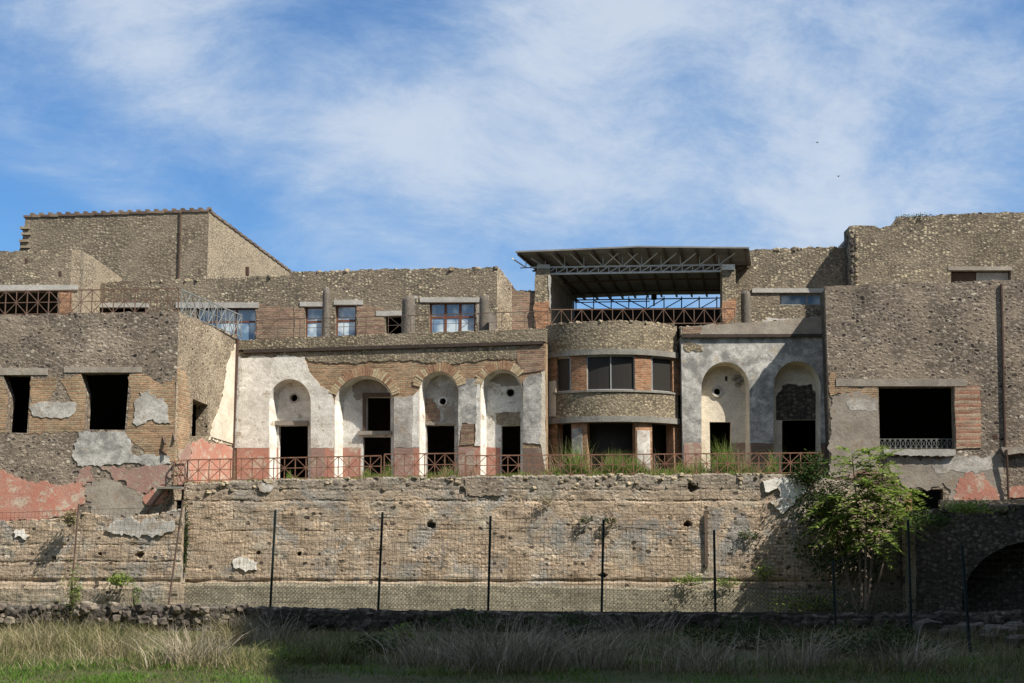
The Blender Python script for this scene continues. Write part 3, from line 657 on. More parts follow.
# brick wall and pillar left of the canopy
BW = Plane(514, 60.95, 552, 60.95, 310); bw = thing('brick_wall', (*xy(BW, BW.L/2), 9.5), 'short orange brick wall between the upper storey and the canopy pillar', 'wall')
wall('wall', BW, [(512, 286, .05), (518, 292, .05), (540, 291), (540, 352), (512, 352)], [], 'rbrick', bw, 0, .5)
rubble_row('coping', BW, [(514, 290), (540, 291)], 'stones', bw, .08, -.2, .15)
PI_ = Plane(535, 60.8, 551, 60.8, 310); pil = thing('brick_pillar', (*xy(PI_, PI_.L/2), 9.5), 'pillar left of the canopy, rubble above and orange brick below', 'pillar')
wall('wall', PI_, [(535.5, 272), (538, 268.5), (549, 268.5), (550.5, 275), (551, 352), (534, 352), (534.5, 300, .04)], [], 'opus', pil, 0, .7)
patch('brickwork', PI_, [(535, 303), (549, 301), (549, 350), (535, 350)], 'brick', pil, .03, .04)
patch('plaster', PI_, [(548, 276), (550.6, 276), (551, 312), (549, 305)], 'conc_l', pil, .03, .02)
mb = MB(); mb.box(PI_.p(543.5, 266.7, -.3), (.27, .3, .10), PI_.t, PI_.n); mb.make('capping', 'conc_l', pil)

# ================================================================== arcade
AR = Plane(235.5, 61.5, 546, 59.3)
ar = thing('arcade_building', (*xy(AR, AR.L/2), 4.3), 'plastered facade with four arched niches, white above and red below', 'building')
A = [(269.5, 311, 379, 402), (334.5, 393.5, 376, 405), (419.5, 458, 371.5, 392), (480.5, 523, 369.5, 392)]
wall('wall', AR, [(('u', 0), 352), (('u', AR.L), 343), (('u', AR.L), 500), (('u', 0), 500)], [arch(*a, 494) for a in A], 'vitt', ar, 0, .55)
wall('parapet', AR, [(('u', -.1), 340.5, .03), (400, 334, .03), (('u', AR.L), 329), (('u', AR.L), 341.8), (('u', -.1), 350.2)], [], 'opus', ar, .06, .5)
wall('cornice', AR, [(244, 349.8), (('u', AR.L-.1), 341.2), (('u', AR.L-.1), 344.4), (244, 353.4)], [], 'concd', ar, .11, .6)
patch('rubble_band', AR, [(('u', .05), 354), (('u', AR.L-.6), 346, 0), (('u', AR.L-.6), 357), (440, 364), (400, 360), (330, 364), (308, 359), (('u', .05), 360)], 'opus', ar, .03, .05)
rubble_row('coping', AR, [(('u', 0), 340.5), (400, 334), (('u', AR.L), 329)], 'stones', ar, .07, -.2, .18, 1.0)
def archL(a): return arch(*a, 447, 14)
a1 = arch(*A[0], 448, 14); a2 = arch(*A[1], 448, 14)
patch('plaster', AR, [(('u', .03), 448, .02), (('u', .03), 358, .05), (262, 356, .05), (305, 357, .05), (309, 372, .08), (320, 386, .06), (332, 391, .02)]+[(333.8, 405, 0), (333.8, 448, .02)]+[(x, y, 0) for x, y in a1[::-1]], 'white', ar, .045, 0)
patch('plaster', AR, [(394, 397, .04), (418, 396, .03), (419, 420, 0), (419, 448, .02), (394, 448, 0)], 'grey', ar, .04, .01)
patch('plaster', AR, [(413, 396, .0), (419.2, 390, 0), (419.2, 447, .01), (412, 447, .03)], 'white', ar, .052, .0)  # white strip: sun on the arch's jamb edge put into the plaster colour
patch('plaster', AR, [(458.3, 383, .05), (470, 379, .04), (480, 380, 0), (480, 424, .03), (462, 423, .02), (459, 446, .0), (458.3, 446)], 'bluegrey', ar, .042, .01)
patch('plaster', AR, [(477, 384, .02), (480.2, 382, 0), (480.2, 446, .01), (475, 446, .03)], 'white', ar, .055, 0)  # sunlit jamb edge painted as a whiter strip of plaster
patch('plaster', AR, [(523.3, 382, .05), (531, 374, .06), (543, 372, .02), (544, 443, .03), (523.3, 443, 0)], 'bluegrey', ar, .042, .01)
patch('plaster', AR, [(541, 372, .03), (('u', AR.L-.03), 371, .02), (('u', AR.L-.03), 470, .02), (541, 445, .05)], 'cream', ar, .05, .01)
patch('brickwork', AR, [(('u', AR.L-1.25), 346, .03), (('u', AR.L-.03), 345), (('u', AR.L-.03), 371, .03), (('u', AR.L-1.1), 374, .03)], 'rbrick', ar, .035, .03)
patch('brickwork', AR, [(461, 425, .03), (474, 422, .03), (474, 444, .02), (460, 445, .02)], 'rbrick', ar, .03, .02)
for x0, x1, m in ((237, 269, 'red'), (311.3, 325, 'pink'), (325, 334, 'red'), (394, 413, 'pink'), (413, 419, 'red'), (458.5, 474, 'pink'), (474, 480, 'red'), (523.5, 544, 'brownp')):
    patch('red_plaster', AR, [(x0, 447.5, .015), (x1, 447.5, 0), (x1, 492), (x0, 492)], m, ar, .036, 0)
def voussoirs(pl, a, L, parent, n, t0=0, t1=math.pi):
    mb = MB(); xl, xr, yt, ys = a; (u0, zs), (u1, _) = pl.uv(xl, ys), pl.uv(xr, ys); c = (u0+u1)/2; rx = (u1-u0)/2; rz = pl.uv((xl+xr)/2, yt)[1]-zs
    for k in range(n):
        f0, f1 = t0+(t1-t0)*(k+.06)/n, t0+(t1-t0)*(k+.94)/n; ll = L*random.uniform(.82, 1.15); o = random.uniform(.03, .055); q = []
        for r_ in (0.004, ll):
            for ff in (f0, f1): q.append((c-(rx+r_)*math.cos(ff), zs+(rz+r_)*math.sin(ff)))
        mb.add([pl.pt(*x, o) for x in q]+[pl.pt(*x, -.06) for x in q], [(0, 2, 3, 1), (0, 1, 5, 4), (2, 6, 7, 3), (0, 4, 6, 2), (1, 3, 7, 5)])
    mb.make('arch_ring', 'vouss', parent)
voussoirs(AR, A[1], .37, ar, 32, .35, math.pi-.3); voussoirs(AR, A[2], .35, ar, 24, .25, math.pi-.25); voussoirs(AR, A[3], .35, ar, 24, .25, math.pi-.7)
def ring(pl, px, py, r0, r1, off, parent, mat, name='oculus_ring', d=.1):
    u, z = pl.uv(px, py); v = []; f = []; n = 24
    for i in range(n):
        a = 2*math.pi*i/n
        for r_, o in ((r0, off-d), (r0, off), (r1, off), (r1, off-d)): v.append(pl.pt(u+r_*math.cos(a), z+r_*math.sin(a), o))
    for i in range(n):
        j = (i+1) % n
        for k in range(3): f.append((i*4+k, j*4+k, j*4+k+1, i*4+k+1))
    build(name, v, f, mat, parent)
def circle(px, py, r, n=20): return [(px+r*math.cos(2*math.pi*i/n), py+r*math.sin(2*math.pi*i/n)) for i in range(n)]
def niche(pl, a, depth, splay, holes, parent, mjamb, mback, lo='red', kx=.86):
    fr = [pl.uv(x, y) for x, y in arch(*a, 492)]; c = (fr[0][0]+fr[-1][0])/2; zb = fr[0][1]
    bk = [(c+(u-c)*kx+splay, zb+(z-zb)*.985) for u, z in fr]; n = len(fr)
    zr = pl.uv(a[0], 447.5)[1]
    # jambs and vault: red below, plaster above
    v = [pl.pt(u, z, -.003) for u, z in fr]+[pl.pt(u, z, -depth) for u, z in bk]
    f = [(i, i+1, n+i+1, n+i) for i in range(n-1)]
    build('niche_vault', v, f, mjamb, parent, None, False)
    pb = shifted(pl, -depth); ex = [(c+(u-c)*1.08+(0), z+(.08 if 0 < i < n-1 else 0)) for i, (u, z) in enumerate(bk)]
    slab('niche_wall', pb, [ex]+[outline(pb, h, 0) for h in holes], mback, parent, .01, .25)
    return pb
pb = niche(AR, A[0], .52, .02, [[(279, 426), (308, 425.5), (308, 490), (278.5, 490)], circle(294.3, 398, 3.9)], ar, 'white', 'white')
ring(pb, 294.3, 398, .155, .215, .05, ar, 'grey'); lintel(pb, 270.5, 421, 309, 425.5, ar, 'dirty', .16, th=.2)
patch('red_plaster', pb, [(271, 447.5), (278, 447.5), (278, 490), (271, 490)], 'red', ar, .03, .01)
pb = niche(AR, A[1], .60, .02, [rect(366.5, 397.5, 390.5, 431), [(363, 437), (391, 437), (391, 490), (363, 490)]], ar, 'white', 'white')
lintel(pb, 358.5, 431.2, 392, 435.2, ar, 'dirty', .14, th=.2); lintel(pb, 363, 393, 391, 397, ar, 'wood', .10, th=.15, name='door_frame'); lintel(pb, 363, 397, 366.3, 431, ar, 'wood', .08, th=.15, name='door_frame')
patch('plaster', pb, [(352, 386), (358, 380), (374, 378), (386, 384), (391, 396, .02), (362, 396.5, .03), (360, 400), (353, 396)], 'dirty', ar, .03, .05)
patch('red_plaster', pb, [(337, 447.5), (361, 447.5), (361, 490), (337, 490)], 'red', ar, .03, .01)
pb = niche(AR, A[2], .55, .02, [[(426.5, 425.5), (454.5, 425.5), (454.5, 490), (427, 490)], circle(443, 401.5, 3.4)], ar, 'white', 'grey')
ring(pb, 443, 401.5, .14, .20, .06, ar, 'white')
patch('brickwork', pb, [(424, 398), (433, 399), (440, 410), (441, 424, .01), (424, 424, .01)], 'rbrick', ar, .03, .04); lintel(pb, 424, 421.5, 456, 425, ar, 'dirty', .06, th=.15)
patch('plaster', pb, [(448, 406), (455, 401), (455, 420, .02), (443, 421), (441, 409)], 'dirty', ar, .035, .05)
pb = niche(AR, A[3], .58, .02, [[(501.5, 426), (520.5, 425.5), (520.5, 490), (501, 490)], circle(510.3, 392.6, 3.8)], ar, 'white', 'white')
ring(pb, 510.3, 392.6, .16, .19, .02, ar, 'grey')
patch('brickwork', pb, [(495, 413), (520.5, 411.5), (520.5, 425), (502, 425, 0), (496, 424)], 'opus', ar, .03, .03)
patch('plaster', pb, [(488, 377), (503, 371), (514, 375), (519, 385), (505, 386), (493, 382)], 'dirty', ar, .03, .05)
patch('red_plaster', pb, [(483, 447.5), (500.5, 447.5), (500.5, 490), (483, 490)], 'red', ar, .03, .01)
p0 = xy(AR, .05, -.8)
shell(ar, [xy(AR, .1, -.35), xy(AR, AR.L-.1, -.35), (xy(AR, AR.L)[0]-.05, 65.3), (xy(AR, 0)[0], 66.6)], 4.2, at(380, 344, 60.5).z, 'inner', 'conc', skip=(0,))
mb = MB(); mb.bar(AR.p(238.5, 339, .12), AR.p(232.5, 486, .14), .075, n=8); dp = mb.make('drainpipe', 'pipe')
tag(dp, 'dark brown drainpipe in the corner where the arcade meets the left block', 'drainpipe')

# ================================================================== curved bay
BC = Vector((at(613, 400, 60).x, 62.75)); BR = 3.65
def cyl(r, a, z): return Vector((BC.x+r*math.sin(a), BC.y-r*math.cos(a), z))
def ang(px, r=BR):
    lo, hi = -1.1, 1.1
    for _ in range(40):
        m = (lo+hi)/2
        if proj(cyl(r, m, 7))[0] < px: lo = m
        else: hi = m
    return lo
def zc(py, r=BR): d = ray(614, py); return CAM.z+(BC.y-r)*d.z/d.y
def bay(name, px0, px1, y0, y1, mat, parent, r0=BR, th=.4, jag=0.0, step=.06):
    a0, a1 = (px0 if abs(px0) < 3 else ang(px0, r0)), (px1 if abs(px1) < 3 else ang(px1, r0)); z1, z0 = zc(y0, r0), zc(y1, r0)
    n = max(2, int((a1-a0)/step)); v = []; f = []; uv = []
    for i in range(n+1):
        a = a0+(a1-a0)*i/n; j = random.uniform(-jag, jag)
        for r_, z in ((r0, z0), (r0, z1+j), (r0-th, z1+j), (r0-th, z0)):
            v.append(cyl(r_, a, z)); uv.append((a*r0+(r0-r_)*(1 if z != z0 else 0), z+(r0-r_)))
    for i in range(n):
        for k in range(4): f.append((i*4+k, (i+1)*4+k, (i+1)*4+(k+1) % 4, i*4+(k+1) % 4))
    f.append((3, 2, 1, 0)); f.append((n*4, n*4+1, n*4+2, n*4+3))
    return build(name, v, f, mat, parent, uv)
E0, E1 = -.86, .85
by = thing('curved_building', (BC.x, BC.y-BR, 4.4), 'two storey curved bay of rubble and orange brick with large dark windows', 'building')
bay('parapet', E0, E1, 321.5, 349, 'opus', by, BR, .35, .03)
bay('cornice', E0, E1, 348.5, 354.2, 'conc', by, BR+.06, .5)
for x0, x1 in ((548.5, 557), (571.3, 587), (635.5, 652), (673.5, 684)):
    bay('brick_pier', x0, x1, 353.8, 391.5, 'brick', by, BR-.05, .4)
    bay('brick_pier', x0 if x0 > 560 else 545, x1, 421, 492, 'brick', by, BR-.05, .4)
bay('wall', E0, E1, 391, 417, 'opus', by, BR, .4)
bay('sill', 553, 676, 389.8, 391.6, 'conc', by, BR+.05, .3)
bay('ledge', E0, E1, 415.8, 421.6, 'conc', by, BR+.09, .55)
bay('plaster', 571.8, 582, 428, 488, 'bluegrey', by, BR-.02, .05); bay('plaster', 637, 650, 430, 488, 'grey', by, BR-.02, .05)
bay('plaster', 549, 556, 378, 414, 'cream', by, BR+.012, .05)
for x0, x1, nn in ((557, 571.3, 1), (587, 635.5, 2), (652, 673.5, 1)):
    a0, a1 = ang(x0, BR-.15), ang(x1, BR-.15); z1, z0 = zc(354.5), zc(390.5)
    fr = MB()
    for k in range(nn+1):
        a = a0+(a1-a0)*k/nn; fr.bar(cyl(BR-.15, a, z0), cyl(BR-.15, a, z1), .075 if k in (0, nn) else .03)
    for z in (z0+.04, z1-.03):
        m = 6*nn
        for k in range(m): fr.bar(cyl(BR-.15, a0+(a1-a0)*k/m, z), cyl(BR-.15, a0+(a1-a0)*(k+1)/m, z), .05)
    wo = fr.make('window', 'alu', by)
    for k in range(nn):
        b0, b1 = a0+(a1-a0)*k/nn, a0+(a1-a0)*(k+1)/nn
        q = [cyl(r_, b0+(b1-b0)*i/4, z) for i in range(5) for r_, z in ((BR-.16, z0), (BR-.16, z1), (BR-.175, z1), (BR-.175, z0))]
        build('pane', q, [(i*4+k2, (i+1)*4+k2, (i+1)*4+(k2+1) % 4, i*4+(k2+1) % 4) for i in range(4) for k2 in range(4)], 'dglass', wo)
for x0, x1 in ((551, 571.3), (587, 635.5), (652, 676)):
    bay('lower_window', x0, x1, 421.5, 492, 'dglass', by, BR-.9, .03)
ends = [cyl(BR-.2, E0, 0), cyl(BR-.2, -.4, 0), cyl(BR-.2, 0, 0), cyl(BR-.2, .4, 0), cyl(BR-.2, E1, 0)]
shell(by, [(e.x, e.y) for e in ends]+[(ends[-1].x+.05, 66), (ends[0].x-.05, 66)], 4.3, zc(330), 'inner', 'conc', skip=(0, 1, 2, 3))
cx = MB()
for k in range(46):
    for j in range(2):
        rr = random.uniform(.05, .10); cx.stone(cyl(BR-.18+random.uniform(-.15, .15), E0+(E1-E0)*(k+random.random())/46, zc(321.5)+random.uniform(-.02, .02)), rr)
cx.make('coping', 'stones', by, False, False)

# ================================================================== right arcade
RA = Plane(682, 60, 830, 60)
ra = thing('arcade_building', (*xy(RA, RA.L/2), 4.5), 'mottled grey and white facade with two arched niches, right of the curved bay', 'building')
B = [(701.5, 749.5, 362, 387), (773.5, 820.5, 361, 388)]
wall('wall', RA, [(('u', 0), 337), (('u', RA.L), 337), (('u', RA.L), 500), (('u', 0), 500)], [arch(*b, 494) for b in B], 'bluegrey', ra, 0, .55)
wall('parapet', RA, [(('u', 0), 327, .03), (760, 322, .03), (('u', RA.L), 316), (('u', RA.L), 334.6), (('u', 0), 335)], [], 'dirty', ra, .06, .5)
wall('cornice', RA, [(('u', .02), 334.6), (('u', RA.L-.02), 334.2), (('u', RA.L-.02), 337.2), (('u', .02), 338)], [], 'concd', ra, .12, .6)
patch('brickwork', RA, [(('u', .03), 327.5), (702, 327), (700, 334), (('u', .03), 334.5)], 'rbrick', ra, .075, .03)
patch('brickwork', RA, [(684.5, 340), (702, 344), (703, 351), (690, 352), (684.5, 350)], 'opus', ra, .02, .06)
for x0, x1 in ((684, 701.5), (749.6, 773.4), (820.6, 826)): patch('red_plaster', RA, [(x0, 443, .02), (x1, 443, 0), (x1, 492), (x0, 492)], 'pink' if x0 < 700 else 'brownp', ra, .03, 0)
pb = niche(RA, B[0], .66, .0, [[(709.5, 422), (731, 422), (730.5, 490), (711, 490)], circle(717, 391.7, 3.4), [(725, 376), (727.5, 376), (727.5, 381), (725, 381)]], ra, 'cream', 'cream', kx=.93)
ring(pb, 717, 391.7, .14, .23, .09, ra, 'grey')
mb = MB(); c = pb.p(738, 382, .03)
for k in range(14): mb.stone(c+pb.t*random.gauss(0, .13)+Vector((0, 0, random.gauss(0, .11))), random.uniform(.05, .1))
mb.make('relief', 'dirty', ra)
patch('red_plaster', pb, [(731.5, 443), (747, 443), (747, 490), (731, 490)], 'pink', ra, .03, .01)
pb = niche(RA, B[1], .66, .0, [[(782, 420.5), (819, 420), (819, 490), (782, 490)]], ra, 'cream', 'cream', kx=.93)
patch('rubble_infill', pb, [(776, 397), (782, 386), (790, 384), (800, 386), (811, 384), (818, 395), (818.5, 419.5, 0), (776, 420, 0)], 'rub_dark', ra, .03, .05)
shell(ra, [xy(RA, .1, -.35), xy(RA, RA.L-.1, -.35), xy(RA, RA.L-.1, -4.5), xy(RA, .1, -4.5)], 4.3, at(750, 338, 60).z, 'inner', 'conc', skip=(0,))
rubble_row('coping', RA, [(('u', 0), 327), (760, 322), (('u', RA.L), 316)], 'stones', ra, .06, -.2, .18, .8)

# upper wall right with strip window
UW = Plane(735, 63.1, 856, 63.1, 260)
uw = thing('stone_building', (*xy(UW, UW.L/2), 9.5), 'spotted tufa wall with a blue strip window, right of the canopy', 'building')
wall('wall', UW, [(('u', 0), 251, .04), (770, 249.5, .06), (('u', UW.L), 246.5), (('u', UW.L), 350), (('u', 0), 350)], [rect(780, 293.3, 830, 305)], 'rub_yellow', uw, 0, .5)
lintel(UW, 752, 288.5, 845, 292.8, uw, 'conc_l', .07)
patch('plaster', UW, [(753, 324), (775, 318), (800, 320), (846, 312), (846, 345), (753, 345)], 'grey', uw, .025, .05)
win(UW, 780, 293.3, 830, 305, uw, (.55,), (), -.2, .05, 'iron_b', 'glass')
rubble_row('coping', UW, [(('u', 0), 251), (770, 249.5), (('u', UW.L), 246.5)], 'stones', uw, .11, -.25, .2, 1.0)
shell(uw, [xy(UW, .1, -.3), xy(UW, UW.L-.1, -.3), xy(UW, UW.L-.1, -5), xy(UW, .1, -5)], 9.5, at(790, 258, 63.1).z, 'inner', 'conc', skip=(0,))

# right pillar of the canopy
RP = Plane(722, 60.9, 738, 60.9, 310); rp = thing('brick_pillar', (*xy(RP, RP.L/2), 9.5), 'pillar under the right end of the canopy with a white block on top', 'pillar')
wall('wall', RP, [(722.5, 270), (735.5, 270), (737, 345), (722, 345)], [], 'opus', rp, 0, .7)
patch('brickwork', RP, [(722.5, 303, .04), (735.5, 297, .05), (735.5, 314, .05), (729, 322), (727, 340), (722.5, 340)], 'brick', rp, .03, .02)
mb = MB(); a = RP.p(728.5, 267.2, -.3); mb.box(a, (.27, .34, .12), RP.t, RP.n); mb.make('capping', 'white', rp)

# ================================================================== canopy
ca = thing('metal_canopy', at(635, 300, 62), 'dark sheet metal canopy on white lattice trusses over the curved bay', 'canopy')
fl, fm, frr = at(515.5, 252.5, 60.4), at(640, 247.3, 60.4), at(749, 248.5, 60.4); bl, bm_, brr = at(571, 298.5, 68.4), at(655, 295, 68.4), at(756, 294, 68.4)
up = Vector((0, 0, .06)); q = [fl, fm, frr, brr, bm_, bl]
build('roof_sheet', q+[x+up for x in q], [(0, 5, 4, 1), (1, 4, 3, 2), (6, 7, 10, 11), (7, 8, 9, 10), (0, 1, 7, 6), (1, 2, 8, 7), (2, 3, 9, 8), (3, 4, 10, 9), (4, 5, 11, 10), (5, 0, 6, 11)], 'roofs', ca)
def lerp3(a, b, c, f): return a+(b-a)*(f*2) if f < .5 else b+(c-b)*(f*2-1)
for k in range(14):
    f = (k+.15)/13.4; a, b = lerp3(fl, fm, frr, f), lerp3(bl, bm_, brr, f); mb = MB(); d = Vector((0, 0, -.085)); mb.bar(a+d, b+d, .06); mb.make('rafter', 'pipe', ca)
for g in (.28, .55, .8):
    mb = MB()
    a, m_, b = fl+(bl-fl)*g, fm+(bm_-fm)*g, frr+(brr-frr)*g; d = Vector((0, 0, -.2)); mb.bar(a+d, m_+d, .05); mb.bar(m_+d, b+d, .05); mb.make('purlin', 'wood', ca)
mb = MB(); mb.bar(fl+Vector((0, -.03, .02)), fm+Vector((0, -.03, .02)), .045); mb.bar(fm+Vector((0, -.03, .02)), frr+Vector((0, -.03, .02)), .045); mb.make('fascia', 'roofs', ca)
YT = 61.3; T = MB(); t0, t1 = at(530, 267.5, YT), at(724, 264.8, YT); b0, b1 = at(546, 274, YT), at(724, 271, YT)
T.bar(t0, t1, .045); T.bar(b0, b1, .05); T.bar(t0, at(520, 268, 60.9), .03)
n = 17
for k in range(n+1):
    a = at(546+178*k/n, 267.2-2.5*k/n, YT); b = at(546+178*k/n, 274-3*k/n, YT); T.bar(a, b, .025)
    if k < n: T.bar(b, at(546+178*(k+1)/n, 267.2-2.5*(k+1)/n, YT), .025)
T.make('truss', 'galv', ca)
S = MB()
for k in range(11):
    x = 526+19.3*k; base = at(x, 267.6-2.7*(x-530)/194, YT); z_ = (fl.z+(bl.z-fl.z)*.11)-.1 if x < 560 else (fm.z+(bm_.z-fm.z)*.11)-.1
    S.bar(base, Vector((base.x, base.y, z_)), .03); s = -1 if x < 630 else 1
    S.bar(base, Vector((base.x+s*.62, base.y-.5, z_)), .028)
    if 600 < x < 660: S.bar(base, Vector((base.x-s*.62, base.y-.5, z_)), .028)
S.make('strut', 'galv', ca)
Bk = MB(); YB = 68.0
Bk.bar(at(575, 300, YB), at(724, 298, YB), .035); Bk.bar(at(575, 309.5, YB), at(724, 308, YB), .04); Bk.bar(at(575, 302.5, YB), at(650, 301.2, YB), .03)
for k in range(9):
    x = 576+17.6*k; Bk.bar(at(x, 296.5, YB), at(x, 309.5, YB), .035)
    if k < 8:
        if k < 4: Bk.bar(at(x, 300, YB), at(x+17.6, 309, YB), .03)
        else: Bk.bar(at(x, 309, YB), at(x+17.6, 299, YB), .03)
Bk.make('truss', 'pipe', ca)
CW = Plane(540, 68.7, 760, 68.7); cw = thing('rear_wall', (*xy(CW, CW.L/2), 9.8), 'dark wall at the back of the room under the metal canopy', 'wall')
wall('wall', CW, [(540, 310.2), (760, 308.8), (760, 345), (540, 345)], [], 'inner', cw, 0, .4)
CL = planeW((at(549.5, 300, 61.6).x, 61.6), (at(574.5, 300, 68.6).x, 68.6)); cl_ = thing('side_wall', (*xy(CL, CL.L/2), 9.8), 'shaded brown side wall under the left edge of the metal canopy', 'wall')
wall('wall', CL, [(('u', 0), 271), (('u', CL.L), 301.5), (('u', CL.L), 345), (('u', 0), 345)], [], 'dirty', cl_, 0, .35)
mb = MB(); mb.bar(CL.pt(0, CL.uv(('u', 0), 272)[1], .1), CL.pt(CL.L, CL.uv(('u', CL.L), 301)[1], .1), .09); mb.make('edge_beam', 'conc', cl_)
lt = MB(); c = at(654, 297, 67.6); lt.box(c, (.12, .14, .12)); lt.bar(c, at(654, 306, 67.6), .05)
tag(lt.make('floodlight', 'pipe'), 'small dark floodlight against the bright gap below the canopy', 'lamp')

# ================================================================== right block
RB = Plane(828, 58, 1110, 56.7, 380); RBS = planeW((RB.o.x+.30, 60.4), (RB.o.x, RB.o.y))
rb = thing('stone_building', (*xy(RB, RB.L/2), 3), 'dark rubble block at the right with one large square opening', 'building')
wall('wall', RB, [(('u', 0), 286, .04), (1010, 280, .05), (1110, 278), (1110, 530), (('u', 0), 530)], [[(878.5, 387), (953.5, 386.5), (955, 449), (880, 449)], [(912, 490), (943, 489), (943.5, 515), (912.5, 515)]], 'rub_grey', rb, 0, .6)
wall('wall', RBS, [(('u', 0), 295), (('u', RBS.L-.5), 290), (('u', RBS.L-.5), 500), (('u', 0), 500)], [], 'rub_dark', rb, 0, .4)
lintel(RB, 836, 379, 966, 386.3, rb, 'dirty', .04)
patch('brickwork', RB, [(954.5, 387), (980, 386), (981, 448), (956, 449)], 'stripe', rb, .03, .015)
patch('brickwork', RB, [(829.5, 372, .03), (836, 373), (834, 388), (852, 388), (878, 387, 0), (878.5, 398), (848, 392), (830, 396)], 'vitt', rb, .022, .05)
patch('plaster', RB, [(830, 396), (848, 393), (878, 398, .02), (879.5, 449, .02), (884, 457), (870, 470), (830, 478)], 'dirty', rb, .03, .06)
patch('plaster', RB, [(848, 400), (876, 402), (877, 411), (850, 410)], 'grey', rb, .045, .05)
patch('plaster', RB, [(884, 458), (960, 455), (995, 454), (1003, 466), (1000, 503), (945, 508), (946, 487), (905, 487), (890, 470)], 'dirty', rb, .028, .08)
patch('plaster', RB, [(930, 458), (990, 456), (994, 470), (975, 474), (950, 470), (938, 474)], 'grey', rb, .045, .07)
patch('red_plaster', RB, [(954, 500), (958, 480), (970, 471), (984, 472), (993, 487), (999, 503), (962, 505)], 'red', rb, .05, .06)
patch('red_plaster', RB, [(846, 478), (862, 470), (878, 474), (886, 490), (868, 496), (848, 494)], 'pink', rb, .045, .06)
patch('red_plaster', RB, [(903, 497), (911.5, 492, 0), (912, 520), (904, 520)], 'brick', rb, .05, .03)
patch('red_plaster', RB, [(1009, 488), (1018, 486), (1040, 488), (1040, 497), (1009, 498)], 'red', rb, .05, .03)
patch('sill', RB, [(883, 449.5), (955, 449.5, 0), (955, 455), (940, 457), (912, 456), (884, 454)], 'conc_l', rb, .16, .03, .4)
patch('ledge', RB, [(1000, 447), (1110, 444), (1110, 450), (1004, 455)], 'dirty', rb, .22, .03, .4)
mb = MB(); mb.bar(RB.p(1001, 284, .06), RB.p(1005, 450, .06), .05, n=6); mb.bar(RB.p(1005.2, 450, .26), RB.p(1008, 500, .1), .045, n=6); mb.make('drainpipe', 'pipe', rb)
patch('putlog_hole_shade', RB, [(992, 435), (997, 434), (998, 439), (993, 440)], 'pipe', rb, .004, 0)  # no real recess: dark patch painted as the hole's shade
shell(rb, [xy(RB, .2, -.35), xy(RB, RB.L, -.35), xy(RB, RB.L, -5.5), xy(RB, .2, -5.5)], 3.0, at(920, 291, 57.7).z, 'inner', 'conc', skip=(0,), floor=True)
rubble_row('coping', RB, [(('u', 0), 286), (1010, 280), (1110, 278)], 'stones_d', rb, .08, -.3, .25, .9)
RU = Plane(850, 61.9, 1110, 61.6, 240); RUS = planeW((RU.o.x, 63), (RU.o.x, RU.o.y))
ru = thing('stone_building', (*xy(RU, RU.L/2), 9.5), 'upper tufa rubble storey with stepped broken top, at the far right', 'building')
wall('wall', RU, [(('u', 0), 226, .05), (866, 225.5, .05), (880, 228.5, .04), (892, 225), (898, 217, .03), (1000, 212.5, .03), (1110, 211), (1110, 310), (('u', 0), 310, .04)], [rect(951, 270.5, 1011, 284)], 'rub_yellow', ru, 0, .6)
wall('wall', RUS, [(('u', 0), 232), (('u', RUS.L-.5), 229), (('u', RUS.L-.5), 320), (('u', 0), 320)], [], 'rub_dark', ru, 0, .4)
patch('board', RU, rect(978, 271.5, 1010, 284), 'conc_l', ru, -.25, 0, .05); patch('board', RU, rect(952, 271.5, 977.5, 284), 'wood', ru, -.3, 0, .05)
lintel(RU, 948, 266.5, 1012, 270.3, ru, 'dirty', .03)
rubble_row('coping', RU, [(('u', 0), 226), (866, 225.5), (880, 228.5), (892, 225)], 'stones', ru, .10, -.3, .22, 1.2)
rubble_row('coping', RU, [(898, 217), (1000, 212.5), (1110, 211)], 'stones_d', ru, .08, -.3, .22, 1.1)
rubble_row('quoin', RU, [(852.5, 230), (852, 286)], 'stones_d', ru, .09, -.04, .04, 1.3); rubble_row('quoin', RU, [(856.5, 230), (856, 286)], 'stones', ru, .09, -.03, .03, 1.1)
shell(ru, [xy(RU, .2, -.35), xy(RU, RU.L, -.35), xy(RU, RU.L, -6), xy(RU, .2, -6)], 9.5, at(950, 234, 61.9).z, 'inner', 'conc', skip=(0,), floor=True)

